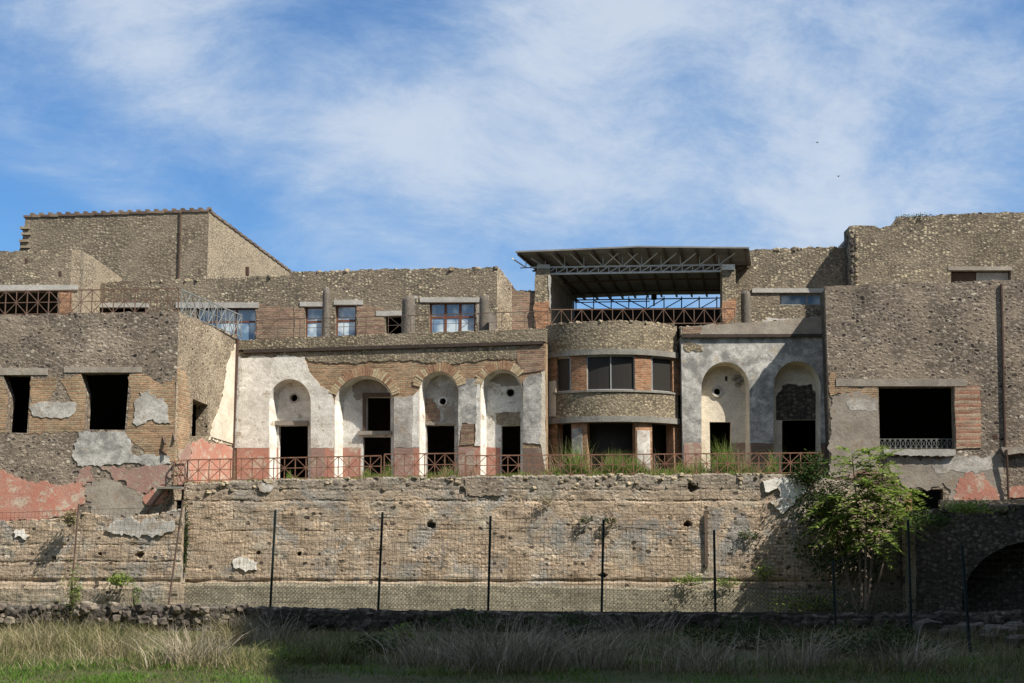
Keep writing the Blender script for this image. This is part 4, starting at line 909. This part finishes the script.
# ================================================================== lower walls (real relief)
def relief(name, pl, u0, u1, topf, zb, mat, parent, off=0.0, amp=.09, res=.09, th=.5, ledges=(), seed=0.0, holes=()):
    nu = int((u1-u0)/res); zt = max(topf(u0+(u1-u0)*i/nu) for i in range(nu+1)); nz = int((zt-zb)/res); v = []; uv = []; f = []
    for i in range(nu+1):
        u = u0+(u1-u0)*i/nu; tp = topf(u)+.07*noise.noise(Vector((u*2.1, seed, 0)))+random.uniform(-.02, .03)
        for j in range(nz+1):
            z = zb+(tp-zb)*j/nz; P = Vector((u, z*1.15, seed))
            d = amp*1.1*noise.fractal(P*.8, .7, 2.1, 6)+amp*.2*noise.noise(Vector((u*4.2, z*5.0, seed+4)))
            bl = noise.cell(Vector((u*1.7+.35*math.floor(z/.24), math.floor(z/.24)*3.1, seed))); d += amp*.38*(bl-.5)
            for zl, wdt, dep in ledges:
                zz = zl+.05*noise.noise(Vector((u*.9, zl, seed))); d -= dep*math.exp(-((z-zz)/wdt)**2)*(.55+.6*noise.noise(Vector((u*1.1, 7, zl))))
            for hx, hz, hr in holes:
                r2 = (((u-hx)/hr)**2+((z-hz)/hr*1.3)**2)*(1+.7*noise.noise(Vector((u*9, z*9, hx))))
                if r2 < 1.3: d -= .45*max(0, 1-r2*.75)**.5
            if j == nz: d -= .05
            v.append(pl.pt(u, z, off+d)); uv.append((u, z))
    n = nz+1
    for i in range(nu):
        for j in range(nz): f.append((i*n+j, (i+1)*n+j, (i+1)*n+j+1, i*n+j+1))
    k = len(v)
    for i in range(nu+1):
        a = v[i*n+nz]; v.append(Vector((*(a.xy-pl.n.xy*th), a.z-.03))); uv.append((uv[i*n+nz][0], uv[i*n+nz][1]+th)); v.append(Vector((*(v[i*n].xy-pl.n.xy*th), zb))); uv.append((uv[i*n][0], zb))
    for i in range(nu): f.append((i*n+nz, (i+1)*n+nz, k+2*i+2, k+2*i)); f.append((k+2*i, k+2*i+2, k+2*i+3, k+2*i+1))
    for i in (0, nu):
        loop = [i*n+j for j in range(n)]+[k+2*i, k+2*i+1]; f.append(tuple(loop) if i == nu else tuple(loop[::-1]))
    return build(name, v, f, mat, parent, uv)
def interp(pl, pts):
    q = [pl.uv(*p) for p in pts]; return lambda u: float(np.interp(u, [a for a, b in q], [b for a, b in q]))
LW = Plane(187, 55.8, 832, 55.6)
lw = thing('retaining_wall', (*xy(LW, LW.L/2), -.7), 'long eroded tan tuff retaining wall under the red railing', 'wall')
uL = LW.uv(905, 500)[0]
tp = interp(LW, [(187, 484), (240, 480.5), (330, 478), (420, 478), (500, 476), (620, 475), (780, 474), (815, 476), (850, 482), (880, 492), (905, 502)])
hl = [(*LW.uv(x, y), r_) for x, y, r_ in ((431, 525, .15), (258, 553, .06), (299, 554, .07), (688, 524, .13), (693, 487, .18), (603, 575, .12))]
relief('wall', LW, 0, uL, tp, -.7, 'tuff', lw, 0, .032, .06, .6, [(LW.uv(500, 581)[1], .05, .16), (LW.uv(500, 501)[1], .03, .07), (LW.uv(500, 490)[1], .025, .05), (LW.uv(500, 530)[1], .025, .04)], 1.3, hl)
pl_top = interp(LW, [(187, 583.5), (480, 584), (760, 590), (905, 590)])
relief('plinth', LW, 0, uL, pl_top, -.7, 'retic', lw, .26, .022, .09, .5, (), 8.8)
patch('plaster', LW, [(762, 481), (776, 478), (792, 480), (808, 482), (806, 492), (794, 505), (782, 514), (770, 502), (781, 498), (778, 486), (765, 492)], 'white', lw, .09, .06, .3)
patch('patched_stone', LW, [(465, 479.5), (500, 479), (501, 496), (466, 496)], 'rub_grey', lw, .045, .05, .2)
patch('plaster', LW, [(233, 560), (243, 557), (258, 562), (257, 570), (236, 569)], 'white', lw, .06, .08, .2)
patch('plaster', LW, [(258, 486), (265, 483.5), (274, 487), (270, 492), (260, 491)], 'grey', lw, .06, .06, .2)
mb = MB(); mb.box(LW.p(706, 540, .07), (.06, .04, 1.0), LW.t, LW.n); mb.make('iron_strap', 'rustd', lw)
mb = MB()
for k in range(170):
    x = random.uniform(190, 830); u, z = LW.uv(x, 480); rr = random.uniform(.05, .14); mb.stone(LW.pt(u, tp(u)-random.random()**1.5*.5, random.uniform(-.16, -.03)), rr, (1, 1, .6))
mb.make('top_course', 'stones', lw, False, False)
LWL = shifted(LB, .06); lwl = thing('retaining_wall', (*xy(LWL, LWL.L/2), -.7), 'tan masonry base below the red plaster of the left block, behind leaning fence posts', 'wall')
tp2 = interp(LWL, [(-80, 521), (0, 520), (66, 518), (86, 512), (120, 518), (150, 514), (183, 508)])
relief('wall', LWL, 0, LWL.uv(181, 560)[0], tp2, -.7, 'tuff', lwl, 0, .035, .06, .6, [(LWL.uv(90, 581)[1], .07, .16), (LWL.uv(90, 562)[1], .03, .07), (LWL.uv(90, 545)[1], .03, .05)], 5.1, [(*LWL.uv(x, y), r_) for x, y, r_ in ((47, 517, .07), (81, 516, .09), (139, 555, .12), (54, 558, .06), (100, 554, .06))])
relief('plinth', LWL, 0, LWL.uv(179, 590)[0], interp(LWL, [(-80, 586), (180, 587)]), -.7, 'tuff', lwl, .22, .05, .09, .5, (), 9.9)
patch('plaster', LWL, [(110, 523), (124, 518), (150, 521), (172, 517), (175, 530), (150, 536), (122, 536), (106, 530)], 'grey', lwl, .05, .12, .2)
patch('plaster', LWL, [(14, 532), (24, 529), (30, 536), (26, 540), (15, 538)], 'white', lwl, .05, .08, .2)

VW = Plane(905, 54.7, 1120, 54.2)
vw = thing('vaulted_wall', (*xy(VW, VW.L/2), -.7), 'shaded rubble wall with a wide low arch at the right edge', 'wall')
va = arch(962, 1112, 541, 602, 690, 24)
wall('wall', VW, [(905, 518, .07), (930, 512, .08), (958, 506, .08), (1000, 507, .08), (1118, 503), (1118, 720), (905, 720)], [va], 'rub_dark', vw, 0, .9)
rimo = [(x, y, 0) for x, y in arch(962, 1112, 541, 602, 640, 24)[2:-2]]; rimi = arch(953, 1121, 527, 600, 640, 24)[2:-2][::-1]
patch('arch_rim', VW, rimo+[(min(x, 1117), y, 0) for x, y in rimi], 'rub_dark', vw, .02, 0)
patch('wall', shifted(VW, -1.3), [(940, 500), (1118, 500), (1118, 720), (940, 720)], 'rub_dark', vw, 0, 0, .3)
shell(vw, [xy(VW, .3, -.5), xy(VW, VW.L, -.5), xy(VW, VW.L, -3.6), xy(VW, .3, -3.6)], -.7, VW.uv(960, 512)[1]-.1, 'rub_dark', 'earth', skip=(0, 2))
rubble_row('coping', VW, [(905, 518), (930, 512), (958, 506), (1000, 507), (1118, 503)], 'stones_d', vw, .17, -.3, .3, 1.5)
patch('buttress', VW, [(904, 519, .03), (914, 517), (915, 720), (904, 720)], 'tuff', vw, .3, .03, .6)

LO = Plane(-300, 33.55, 1500, 31.3)
lo = thing('stone_wall', (*xy(LO, LO.L/2), -.1), 'low rough stone wall under the wire fence, mostly in deep shade', 'wall')
tl = interp(LO, [(-300, 606), (-90, 606), (0, 606), (80, 605), (160, 606), (230, 607), (380, 609), (600, 612.5), (830, 614), (960, 612), (1110, 610), (1500, 610)])
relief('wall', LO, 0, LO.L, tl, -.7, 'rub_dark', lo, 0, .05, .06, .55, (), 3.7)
for x0, x1, nn, lo_, mt in ((-60, 250, 130, .0, 'stones_d'), (250, 1080, 150, .12, 'stones_shade')):  # sunny stretch gets plain lava stones, shaded stretch the darkened copy
    mb = MB(); mb.bar(LO.p(x0, 612, -.1), LO.p(x1, 616, -.1), .06)
    for k in range(nn):
        x = random.uniform(x0, x1); u, z = LO.uv(x, 607); mb.stone(LO.pt(u, tl(u)-random.uniform(.0, .36)-lo_, random.uniform(-.08, .01)), random.uniform(.04, .14), (1, 1, .75))
    mb.make('face_stones', mt, lo, False, False)
for k in range(26):
    mb = MB(); Y = random.uniform(26, 31.5); X = random.uniform(8.6, 11.5); r_ = random.uniform(.12, .30)
    mb.stone((X, Y, r_*.45), r_); o = mb.make('boulder', 'stones_shade', None, False, False)
    tag(o, 'rough grey block among the shaded rubble at the lower right', 'boulder', 'blocks in the shaded rubble at the lower right')

# ================================================================== railings and fence
railing('railing', [at(173.5, 484, 54.75), at(187, 482.3, 55.95), at(381, 478, 56.15)], .86, 'left section of the rusty red terrace railing, below the first arch', 'rust', 'railings along the terrace edge', .82, .025)
railing('railing', [at(384, 478, 56.15), at(465, 477, 56.15)], .92, 'slightly taller middle section of rusty railing in front of the second and third arches', 'rust', 'railings along the terrace edge', .82, .025)
railing('railing', [at(466, 477, 56.15), at(822, 474, 56.15)], .82, 'long rusty section of terrace railing from the fourth arch to the right block', 'rust', 'railings along the terrace edge', .82, .025)
railing('railing', [at(-60, 317, 55.4), at(178, 313.5, 55.3)], .98, 'brown railing on top of the left block, in front of the wide opening', 'rustl', 'railings on the upper terraces', .86, .024)
railing('railing', [at(181, 314.5, 55.5), at(241, 338, 61.6)], .98, 'pale grey railing running back along the side of the left block', 'iron_b', 'railings on the upper terraces', .86, .024)
railing('railing', [at(256, 340, 61.8), at(548, 331.5, 59.6)], .86, 'thin dark railing above the four arches, in front of the brown windows', 'rustd', 'railings on the upper terraces', 1.0, .017, True, 'x', .06, 3)
railing('railing', [at(551, 325.5, 60.2), at(735, 324.5, 60.6)], .68, 'grey brown lattice railing on top of the curved bay', 'rustl', 'railings on the upper terraces', .86, .022, False, 'lattice')
railing('railing', [RB.p(881, 449, -.3), RB.p(954, 449, -.3)], .42, 'low grey blue lattice rail inside the large opening of the right block', 'iron_b', None, .2, .012, False, 'x')

fe = thing('wire_fence', (0, 33, 0), 'green wire mesh fence on dark posts along the low wall', 'fence')
FP = [(-32, 508, -40, 618, 33.2), (79, 504, 69, 617, 33.2), (183, 500, 167, 616, 33.1), (275.5, 510, 270, 612, 33.0), (382.5, 512, 378, 613, 32.9), (490.5, 516, 488, 615, 32.8), (603.5, 520, 601.5, 617, 32.7), (714, 530, 715.5, 617, 32.6), (833, 560, 836, 640, 31.6), (908, 520, 912, 650, 29.0), (962, 545, 972, 676, 25.6), (1060, 540, 1066, 690, 25.0)]
fp = [(at(a, b, Y), at(c, d, Y)) for a, b, c, d, Y in FP]
for i, (a, b) in enumerate(fp):
    mb = MB(); b2 = b+(b-a).normalized()*.12; mb.bar(b2, a, .028 if i > 2 else .022, n=6); mb.make('post', 'green' if i not in (1, 2) else 'rustd', fe)
wm = MB()
for (a0, b0), (a1, b1) in zip(fp, fp[1:]):
    L = (b1-b0).length; n = max(1, int(L/.085)); a0_ = a0+(b0-a0)*.05; a1_ = a1+(b1-a1)*.05
    if L > 3.2 and b0.y < 32: pass
    for k in range(n):
        f = k/n; wob = Vector((0, .03*math.sin(k*.5), 0)); wm.bar(a0_+(a1_-a0_)*f+wob, b0+(b1-b0)*f+wob, .0026, n=3)
    m = 20
    for j in range(m+1):
        f = j/m; p = a0_+(b0-a0_)*f; q = a1_+(b1-a1_)*f; mid = (p+q)/2-Vector((0, 0, .02)); rr = .0045 if j in (0, m) else .0026
        wm.bar(p, mid, rr, n=3); wm.bar(mid, q, rr, n=3)
wm.make('wire_mesh', 'wire', fe, False, False)
# ================================================================== vegetation
def mesh_np(name, V, Fq, Ft, mat, parent=None):
    V = np.asarray(V, dtype=np.float32); loc = Vector((float(V[:, 0].mean()), float(V[:, 1].mean()), float(V[:, 2].min()))) if parent is None else org(parent)
    V = V-np.array(loc, dtype=np.float32); me = bpy.data.meshes.new(name)
    fl_ = [tuple(map(int, q)) for q in Fq]+[tuple(map(int, q)) for q in Ft]
    me.from_pydata(V.tolist(), [], fl_); me.update(); me.materials.append(M[mat]); o = bpy.data.objects.new(name, me); col.objects.link(o)
    if parent is None: o.location = loc
    else: o.parent = parent
    ORG[o.name] = loc; return o
def blades(P, H, lean, az, wd, curve=.5):
    """grass blades: base points (n,3), height, lean, azimuth, width -> verts, quads, tris"""
    n = len(P); d = np.stack([np.cos(az), np.sin(az), np.zeros(n)], 1); s = np.stack([-np.sin(az+rng.normal(0, .8, n)), np.cos(az), np.zeros(n)], 1)
    V = np.zeros((n, 7, 3))
    for k, (f, wk) in enumerate(((0, 1.0), (.38, .85), (.74, .5))):
        c = P+d*(H*lean*(f**(1+curve)))[:, None]; c[:, 2] += H*f*(1-.25*lean*f)
        V[:, 2*k] = c-s*(wd*wk/2)[:, None]; V[:, 2*k+1] = c+s*(wd*wk/2)[:, None]
    c = P+d*(H*lean)[:, None]; c[:, 2] += H*(1-.25*lean); V[:, 6] = c
    b = np.arange(n)[:, None]*7
    q = np.concatenate([b+np.array([[0, 1, 3, 2]]), b+np.array([[2, 3, 5, 4]])]); t_ = b+np.array([[4, 5, 6]])
    return V.reshape(-1, 3), q, t_
def clumpy(x, y, s): return np.array([noise.fractal(Vector((a*s, b*s, 5.5)), .8, 2, 4) for a, b in zip(x, y)])
def field(name, n, xf, y0, y1, hfun, mat, wd, lean, kind='stuff', z=0.0, thin=None, ypow=1.0):
    y = y0+(y1-y0)*rng.random(n)**ypow; x = xf(y, rng.random(n)); c = clumpy(x, y, .9)
    h = hfun(x, y, c)*rng.uniform(.55, 1.25, n); keep = h > .03
    if thin is not None: keep &= rng.random(n) < thin(x, y, c)
    x, y, h = x[keep], y[keep], h[keep]; m = len(x)
    V, q, t_ = blades(np.stack([x, y, np.full(m, z)], 1), h, np.abs(rng.normal(lean, lean*.6, m)), rng.uniform(0, 6.28, m), wd*rng.uniform(.6, 1.3, m))
    o = mesh_np(name, V, q, t_, mat); o['kind'] = kind; return o
fx = lambda y, r_: (r_*2-1)*y*.385
# straw-coloured band before the low wall, running out to the lawn at the lower left
def band(x, y, c):
    edge = np.interp(x, [-12, -7, -5.2, -3.6, -1.5, 2, 12], [21.5, 21.3, 20.7, 19.9, 19.2, 18.4, 17.4])
    return np.clip((y-edge+c*1.2)/1.4, 0, 1)
def lump(x, y, c): return np.clip(.5+1.3*clumpy(x, y*.8, .42)+.5*c, .08, 1.35)
lit = lambda x, y: np.where(x < -3.6-(y-20)*.22, 1.0, 0.0)
field('dry_grass', 30000, fx, 20.5, 32.3, lambda x, y, c: band(x, y, c)*lump(x, y, c)*(.22+.16*lit(x, y))*np.where(rng.random(len(x)) < .10, 1.8, 1.0), 'drygrass', .008, .9, thin=lambda x, y, c: np.clip(np.where(lit(x, y) > 0, .85, .35)+c*1.2, .03, 1))
field('mixed_grass', 38000, fx, 17.4, 32.3, lambda x, y, c: (.06+.24*band(x, y, c))*lump(x, y, -c), 'midgrass', .009, 1.0, thin=lambda x, y, c: np.clip(.6-c*1.4, .06, 1))
field('lawn', 46000, fx, 17.4, 23.6, lambda x, y, c: .03+.09*np.clip(c+.45, 0, 1)+0*x, 'lawn', .010, .9, thin=lambda x, y, c: np.where(lit(x, y) > 0, np.clip(.65+c*1.2, .12, 1), np.clip(.05+c*1.4, 0.0, .5)))
# grass and weeds on the terrace behind the railing
def terr(n, x0, x1, h0, h1, mat, name, ya=56.35, yb=57.6, wd=.016, zoff=0):
    px = rng.uniform(x0, x1, n); Y = rng.uniform(ya, yb, n); c = np.array([noise.noise(Vector((a*.06, 2.2, h0*9))) for a in px])
    h = (h0+(h1-h0)*np.clip(.45+c*1.9, 0, 1.15))*rng.uniform(.45, 1.15, n)
    P = np.array([[(a-512)/F*b*1.01, b, 0] for a, b in zip(px, Y)]); P[:, 2] = [tp(LW.uv(a, 470)[0])-.03 for a in px]
    V, q, t_ = blades(P, h, np.abs(rng.normal(.35, .25, n)), rng.uniform(0, 6.28, n), wd*rng.uniform(.6, 1.4, n)); return V, q, t_
def join(parts):
    Vs = []; qs = []; ts = []; k = 0
    for V, q, t_ in parts: Vs.append(V); qs.append(q+k); ts.append(t_+k); k += len(V)
    return np.concatenate(Vs), np.concatenate(qs), np.concatenate(ts)
o = mesh_np('terrace_grass', *join([terr(4200, 545, 690, .4, 1.75, 0, 0), terr(1300, 690, 775, .3, 1.5, 0, 0), terr(4200, 186, 830, .06, .2, 0, 0, 55.9, 56.2), terr(500, 365, 392, .3, .8, 0, 0), terr(450, 428, 458, .2, .6, 0, 0), terr(350, 470, 545, .15, .5, 0, 0), terr(200, 290, 312, .1, .5, 0, 0)]), 'weed'); o['kind'] = 'stuff'
o = mesh_np('dry_terrace_grass', *join([terr(420, 548, 660, .7, 1.6, 0, 0, wd=.012), terr(500, 705, 760, .5, 1.2, 0, 0, wd=.012), terr(200, 440, 480, .3, .8, 0, 0, wd=.012)]), 'drygrass'); o['kind'] = 'stuff'

def leafcloud(parent, name, centers, n, size, mat, spread):
    V = []; Q = []
    for k in range(n):
        c = Vector(random.choice(centers)); p = c+Vector((random.gauss(0, spread[0]), random.gauss(0, spread[1]), random.gauss(0, spread[2]))); s = size*random.uniform(.6, 1.4)
        a = Vector((random.gauss(0, 1), random.gauss(0, 1), random.gauss(0, .6))).normalized(); b = a.cross(Vector((random.gauss(0, 1), random.gauss(0, 1), random.gauss(0, 1)))).normalized()
        i = len(V); V += [p, p+a*s*.5+b*s*.28, p+a*s, p+a*s*.5-b*s*.28]; Q.append((i, i+1, i+2, i+3))
    return mesh_np(name, [tuple(x) for x in V], Q, [], mat, parent)
def shrub(px, py, Y, wpx, hpx, label, leafn=500, mat='leafd', size=.09, name='shrub', group=None, twigs=14):
    b = at(px, py, Y); s = Y/F; W = wpx*s/2; Hh = hpx*s; root = thing(name, b, label, 'shrub', group)
    mb = MB(); tips = []
    for k in range(twigs):
        x = random.uniform(-1, 1); tip = b+Vector((W*x, random.uniform(-.5, .5)*W, Hh*random.uniform(.55, 1)*(1-.4*abs(x)))); mid = b+(tip-b)*.5+Vector((random.gauss(0, .05), random.gauss(0, .05), 0))
        mb.bar(b, mid, .012, .008, 3); mb.bar(mid, tip, .008, .003, 3); tips += [tip, mid, (tip+mid)/2]
    mb.make('stem', 'bark', root, False, False); leafcloud(root, 'foliage', tips, leafn, size, mat, (W*.18, W*.18, Hh*.10)); return root
def dryshrub(px, py, Y, wpx, hpx, label, n=420, group='dry grass clumps before the low wall', mat='twig'):
    b = at(px, py, Y); b.z = 0; s = Y/F; W = wpx*s/2; Hh = hpx*s; m = n
    x = rng.normal(0, W*.30, m); y = rng.normal(0, W*.2, m); az = np.where(rng.random(m) < .7, np.where(x > 0, 0, math.pi)+rng.normal(0, .7, m), rng.uniform(0, 6.28, m))
    V, q, t_ = blades(np.stack([b.x+x, b.y+y, np.zeros(m)], 1), Hh*rng.uniform(.45, 1.1, m), np.abs(rng.normal(.75, .45, m)), az, rng.uniform(.004, .010, m), 1.0)
    o = mesh_np('dry_grass_clump', V, q, t_, mat); tag(o, label, 'grass clump', group); return o
ds = 'dry grass clumps before the low wall'
dryshrub(192, 668, 22.3, 120, 46, 'tangled greyish clump of dry stalks at the edge of the sunny lawn', 620)
dryshrub(112, 652, 24.6, 130, 36, 'sunny straw clump behind the lawn at the lower left', 420, mat='drygrass')
dryshrub(232, 640, 27.5, 60, 44, 'pale upright straw tuft where sun meets shade by the low wall', 260, mat='drygrass')
dryshrub(30, 648, 25.6, 110, 34, 'sunny straw clump at the far lower left corner of the meadow', 380, mat='drygrass')
dryshrub(505, 682, 21.3, 190, 66, 'broad spiky dry clump in the shade, centre foreground', 900)
dryshrub(432, 672, 22.6, 130, 52, 'smaller grey dry clump in shade, left of the broad centre clump', 420)
dryshrub(590, 680, 21.8, 150, 58, 'shaded dry clump just right of the broad centre clump', 450)
dryshrub(700, 683, 21.2, 150, 48, 'shaded dry clump below the right half of the fence', 380)
dryshrub(800, 683, 21.6, 150, 52, 'shaded dry clump below the leafy sapling', 360)
dryshrub(905, 684, 21.4, 130, 48, 'shaded dry clump beside the rubble at lower right', 320)
dryshrub(330, 674, 22.6, 110, 36, 'low dark clump in shade right of the tangled sunny clump', 380, mat='midgrass')
dryshrub(275, 640, 29.0, 120, 38, 'first shaded straw clump close against the low wall', 260)
dryshrub(640, 640, 29.5, 150, 36, 'shaded straw clump against the low wall below the middle of the fence', 260)
shrub(372, 660, 25.0, 60, 26, 'dark leafy bramble in shade left of the small green bush', 900, 'leafd', .06)
shrub(470, 636, 29.5, 90, 24, 'dark bramble spread along the shaded low wall, left of centre', 1200, 'leafd', .06)
shrub(560, 640, 28.5, 70, 26, 'dark bramble against the shaded low wall behind the broad clump', 1000, 'leafd', .06)
shrub(745, 650, 26.5, 110, 32, 'wide dark bramble in shade below the last straight fence post', 1600, 'leafd', .06)
shrub(860, 662, 24.5, 120, 40, 'wide dark bramble in shade below the leafy sapling', 1900, 'leafd', .06)
shrub(300, 668, 23.0, 70, 24, 'low green weeds where the sunny lawn meets the shade', 900, 'leaf', .045)
shrub(165, 660, 23.6, 50, 16, 'low green weeds inside the sunny straw at left', 500, 'leaf', .045)
shrub(404, 648, 27.5, 30, 24, 'small green bush in the shade before the low wall', 420, 'leaf', .05)
# plants on the walls
shrub(70, 527, 54.6, 22, 18, 'dry brown bush growing from the wall under the red plaster', 420, 'drygrass', .10)
shrub(122, 588, 54.3, 34, 16, 'low green bush at the foot of the left wall', 520, 'leaf', .10)
shrub(71, 618, 33.0, 24, 52, 'green climber winding round the leaning post at left', 520, 'leaf', .05)
shrub(135, 612, 33.0, 8, 30, 'thin yellow green sprig on the fence right of the leaning post', 130, 'weed', .05)
shrub(690, 586, 55.2, 34, 12, 'low green weeds on the ledge near the iron strap', 360, 'leaf', .08)
shrub(765, 582, 55.2, 22, 22, 'tall green weeds on the ledge right of the last free fence post', 320, 'leaf', .09)
shrub(728, 588, 55.2, 26, 12, 'yellowish weeds on the ledge behind the last free fence post', 260, 'weed', .08)
shrub(586, 524, 55.45, 14, 10, 'small moss green tuft left of the central fence post', 160, 'leafd', .07)
shrub(610, 524, 55.45, 12, 9, 'small moss green tuft right of the central fence post', 150, 'leafd', .07)
shrub(750, 540, 55.45, 20, 12, 'dark tuft growing from the right part of the tuff wall', 220, 'leafd', .08)
shrub(545, 505, 55.45, 18, 10, 'dry brown tuft in a crack high on the tuff wall', 160, 'drygrass', .07)
shrub(912, 219.5, 62.0, 34, 6, 'dark weeds on the broken top of the upper right storey', 200, 'leafd', .08)
shrub(975, 515, 51.5, 60, 16, 'brownish bush on top of the vaulted wall', 800, 'weed', .10)
shrub(930, 530, 51.5, 46, 22, 'dark ivy hanging over the left end of the vaulted wall', 800, 'leafd', .10)
vine = shrub(183, 580, 55.3, 7, 88, 'dark vine filling the crack between the two lower walls', 1300, 'leafd', .08, 'climbing_vine')
shrub(812, 490, 55.3, 50, 36, 'dark bush spilling over the right end of the terrace', 1500, 'leafd', .10)
shrub(822, 535, 54.9, 52, 56, 'dark ivy mass behind the pinnate sapling', 2300, 'leafd', .11)
shrub(852, 585, 55.0, 100, 80, 'dense dark ivy on the wall behind the stems of the sapling', 3600, 'leafd', .12)
shrub(850, 619, 54.3, 120, 34, 'low shaded creeper at the foot of the sapling', 700, 'leafd', .10)
shrub(800, 616, 54.6, 64, 28, 'low green creeper at the right end of the ledge', 500, 'leaf', .10)

# the young tree with feathery leaves
sp = thing('pinnate_tree', at(862, 608, 53.6), 'young green tree with long feathery leaves before the right block', 'tree')
V = []; Q = []; tr = MB(); rach = MB()
def frond(p, d, L, droop):
    side = d.cross(Vector((0, 0, 1))).normalized(); n = random.randint(12, 15); prev = p
    for k in range(1, n+1):
        f = k/n; c = p+d*(L*f)+Vector((0, 0, -droop*L*f*f)); rach.bar(prev, c, .007*(1-f)+.003, n=3); prev = c
        if f < .15: continue
        ll = L*.28*(1-.55*abs(f-.45))*random.uniform(.85, 1.1)
        for s in ((1, -1) if k < n else (0,)):
            a = (side*s+d*.55+Vector((0, 0, random.uniform(-.7, .2)))).normalized(); b = a.cross(Vector((0, 0, 1))).normalized(); b = (b+Vector((0, 0, random.uniform(-.3, .3)))).normalized()
            i = len(V); w_ = ll*.20; V.extend([c, c+a*ll*.35+b*w_, c+a*ll, c+a*ll*.35-b*w_]); Q.append((i, i+1, i+2, i+3))
stems = [[(862, 608), (860, 560), (857, 505), (852, 455)], [(868, 610), (872, 560), (880, 505), (884, 456)], [(857, 610), (846, 570), (836, 530), (830, 500)], [(872, 608), (884, 560), (896, 520), (902, 490)], [(866, 610), (866, 570), (866, 530), (868, 482)]]
for si, st in enumerate(stems):
    Y = 53.6+(.25, -.3, .4, -.1, -.6)[si]; P = [at(x, y, Y+random.uniform(-.1, .1)) for x, y in st]; m = 12
    def pos(f):
        g = f*(len(P)-1); i = min(int(g), len(P)-2); return P[i]+(P[i+1]-P[i])*(g-i)
    tr = MB()
    for k in range(m): tr.bar(pos(k/m), pos((k+1)/m), .045*(1-k/m)+.012, .045*(1-(k+1)/m)+.012, 6)
    tr.make('trunk', 'bark', sp, False, False)
    for k in range(46):
        f = 1-(k/46)**1.1*.47; az = k*2.4+si+random.uniform(-.4, .4); el = random.uniform(.3, 1.0) if f > .9 else random.uniform(-.15, .75)
        d = Vector((math.cos(az)*math.cos(el), math.sin(az)*math.cos(el), math.sin(el))); frond(pos(f), d, random.uniform(.8, 1.4)*(1.0 if f < .97 else .8), random.uniform(.3, .95))
rach.make('leaf_stalk', 'weed', sp, False, False); mesh_np('crown', [tuple(x) for x in V], Q, [], 'leaf', sp)

# two distant birds
for px, py, lab in ((817.2, 142.5, 'upper of two tiny dark birds high in the sky at right'), (838.5, 176.3, 'lower of two tiny dark birds high in the sky at right')):
    c = at(px, py, 75); mb = MB()
    prof = [(.008, -.1), (.03, -.04), (.033, .02), (.02, .07), (.004, .1)]
    for (r0, y0), (r1, y1) in zip(prof, prof[1:]): mb.bar(c+Vector((0, y0, 0)), c+Vector((0, y1, 0)), r0, r1, 8)
    for s in (1, -1): mb.add([c+Vector((0, -.03, .012)), c+Vector((s*.06, -.012, .035)), c+Vector((s*.12, .035, .015)), c+Vector((s*.055, .04, .03)), c+Vector((0, .035, .012)), c+Vector((0, 0, .02))], [(0, 1, 3, 5), (1, 2, 3), (5, 3, 4)])
    tag(mb.make('bird', 'bird', None, False, False), lab, 'bird', 'birds in the sky')
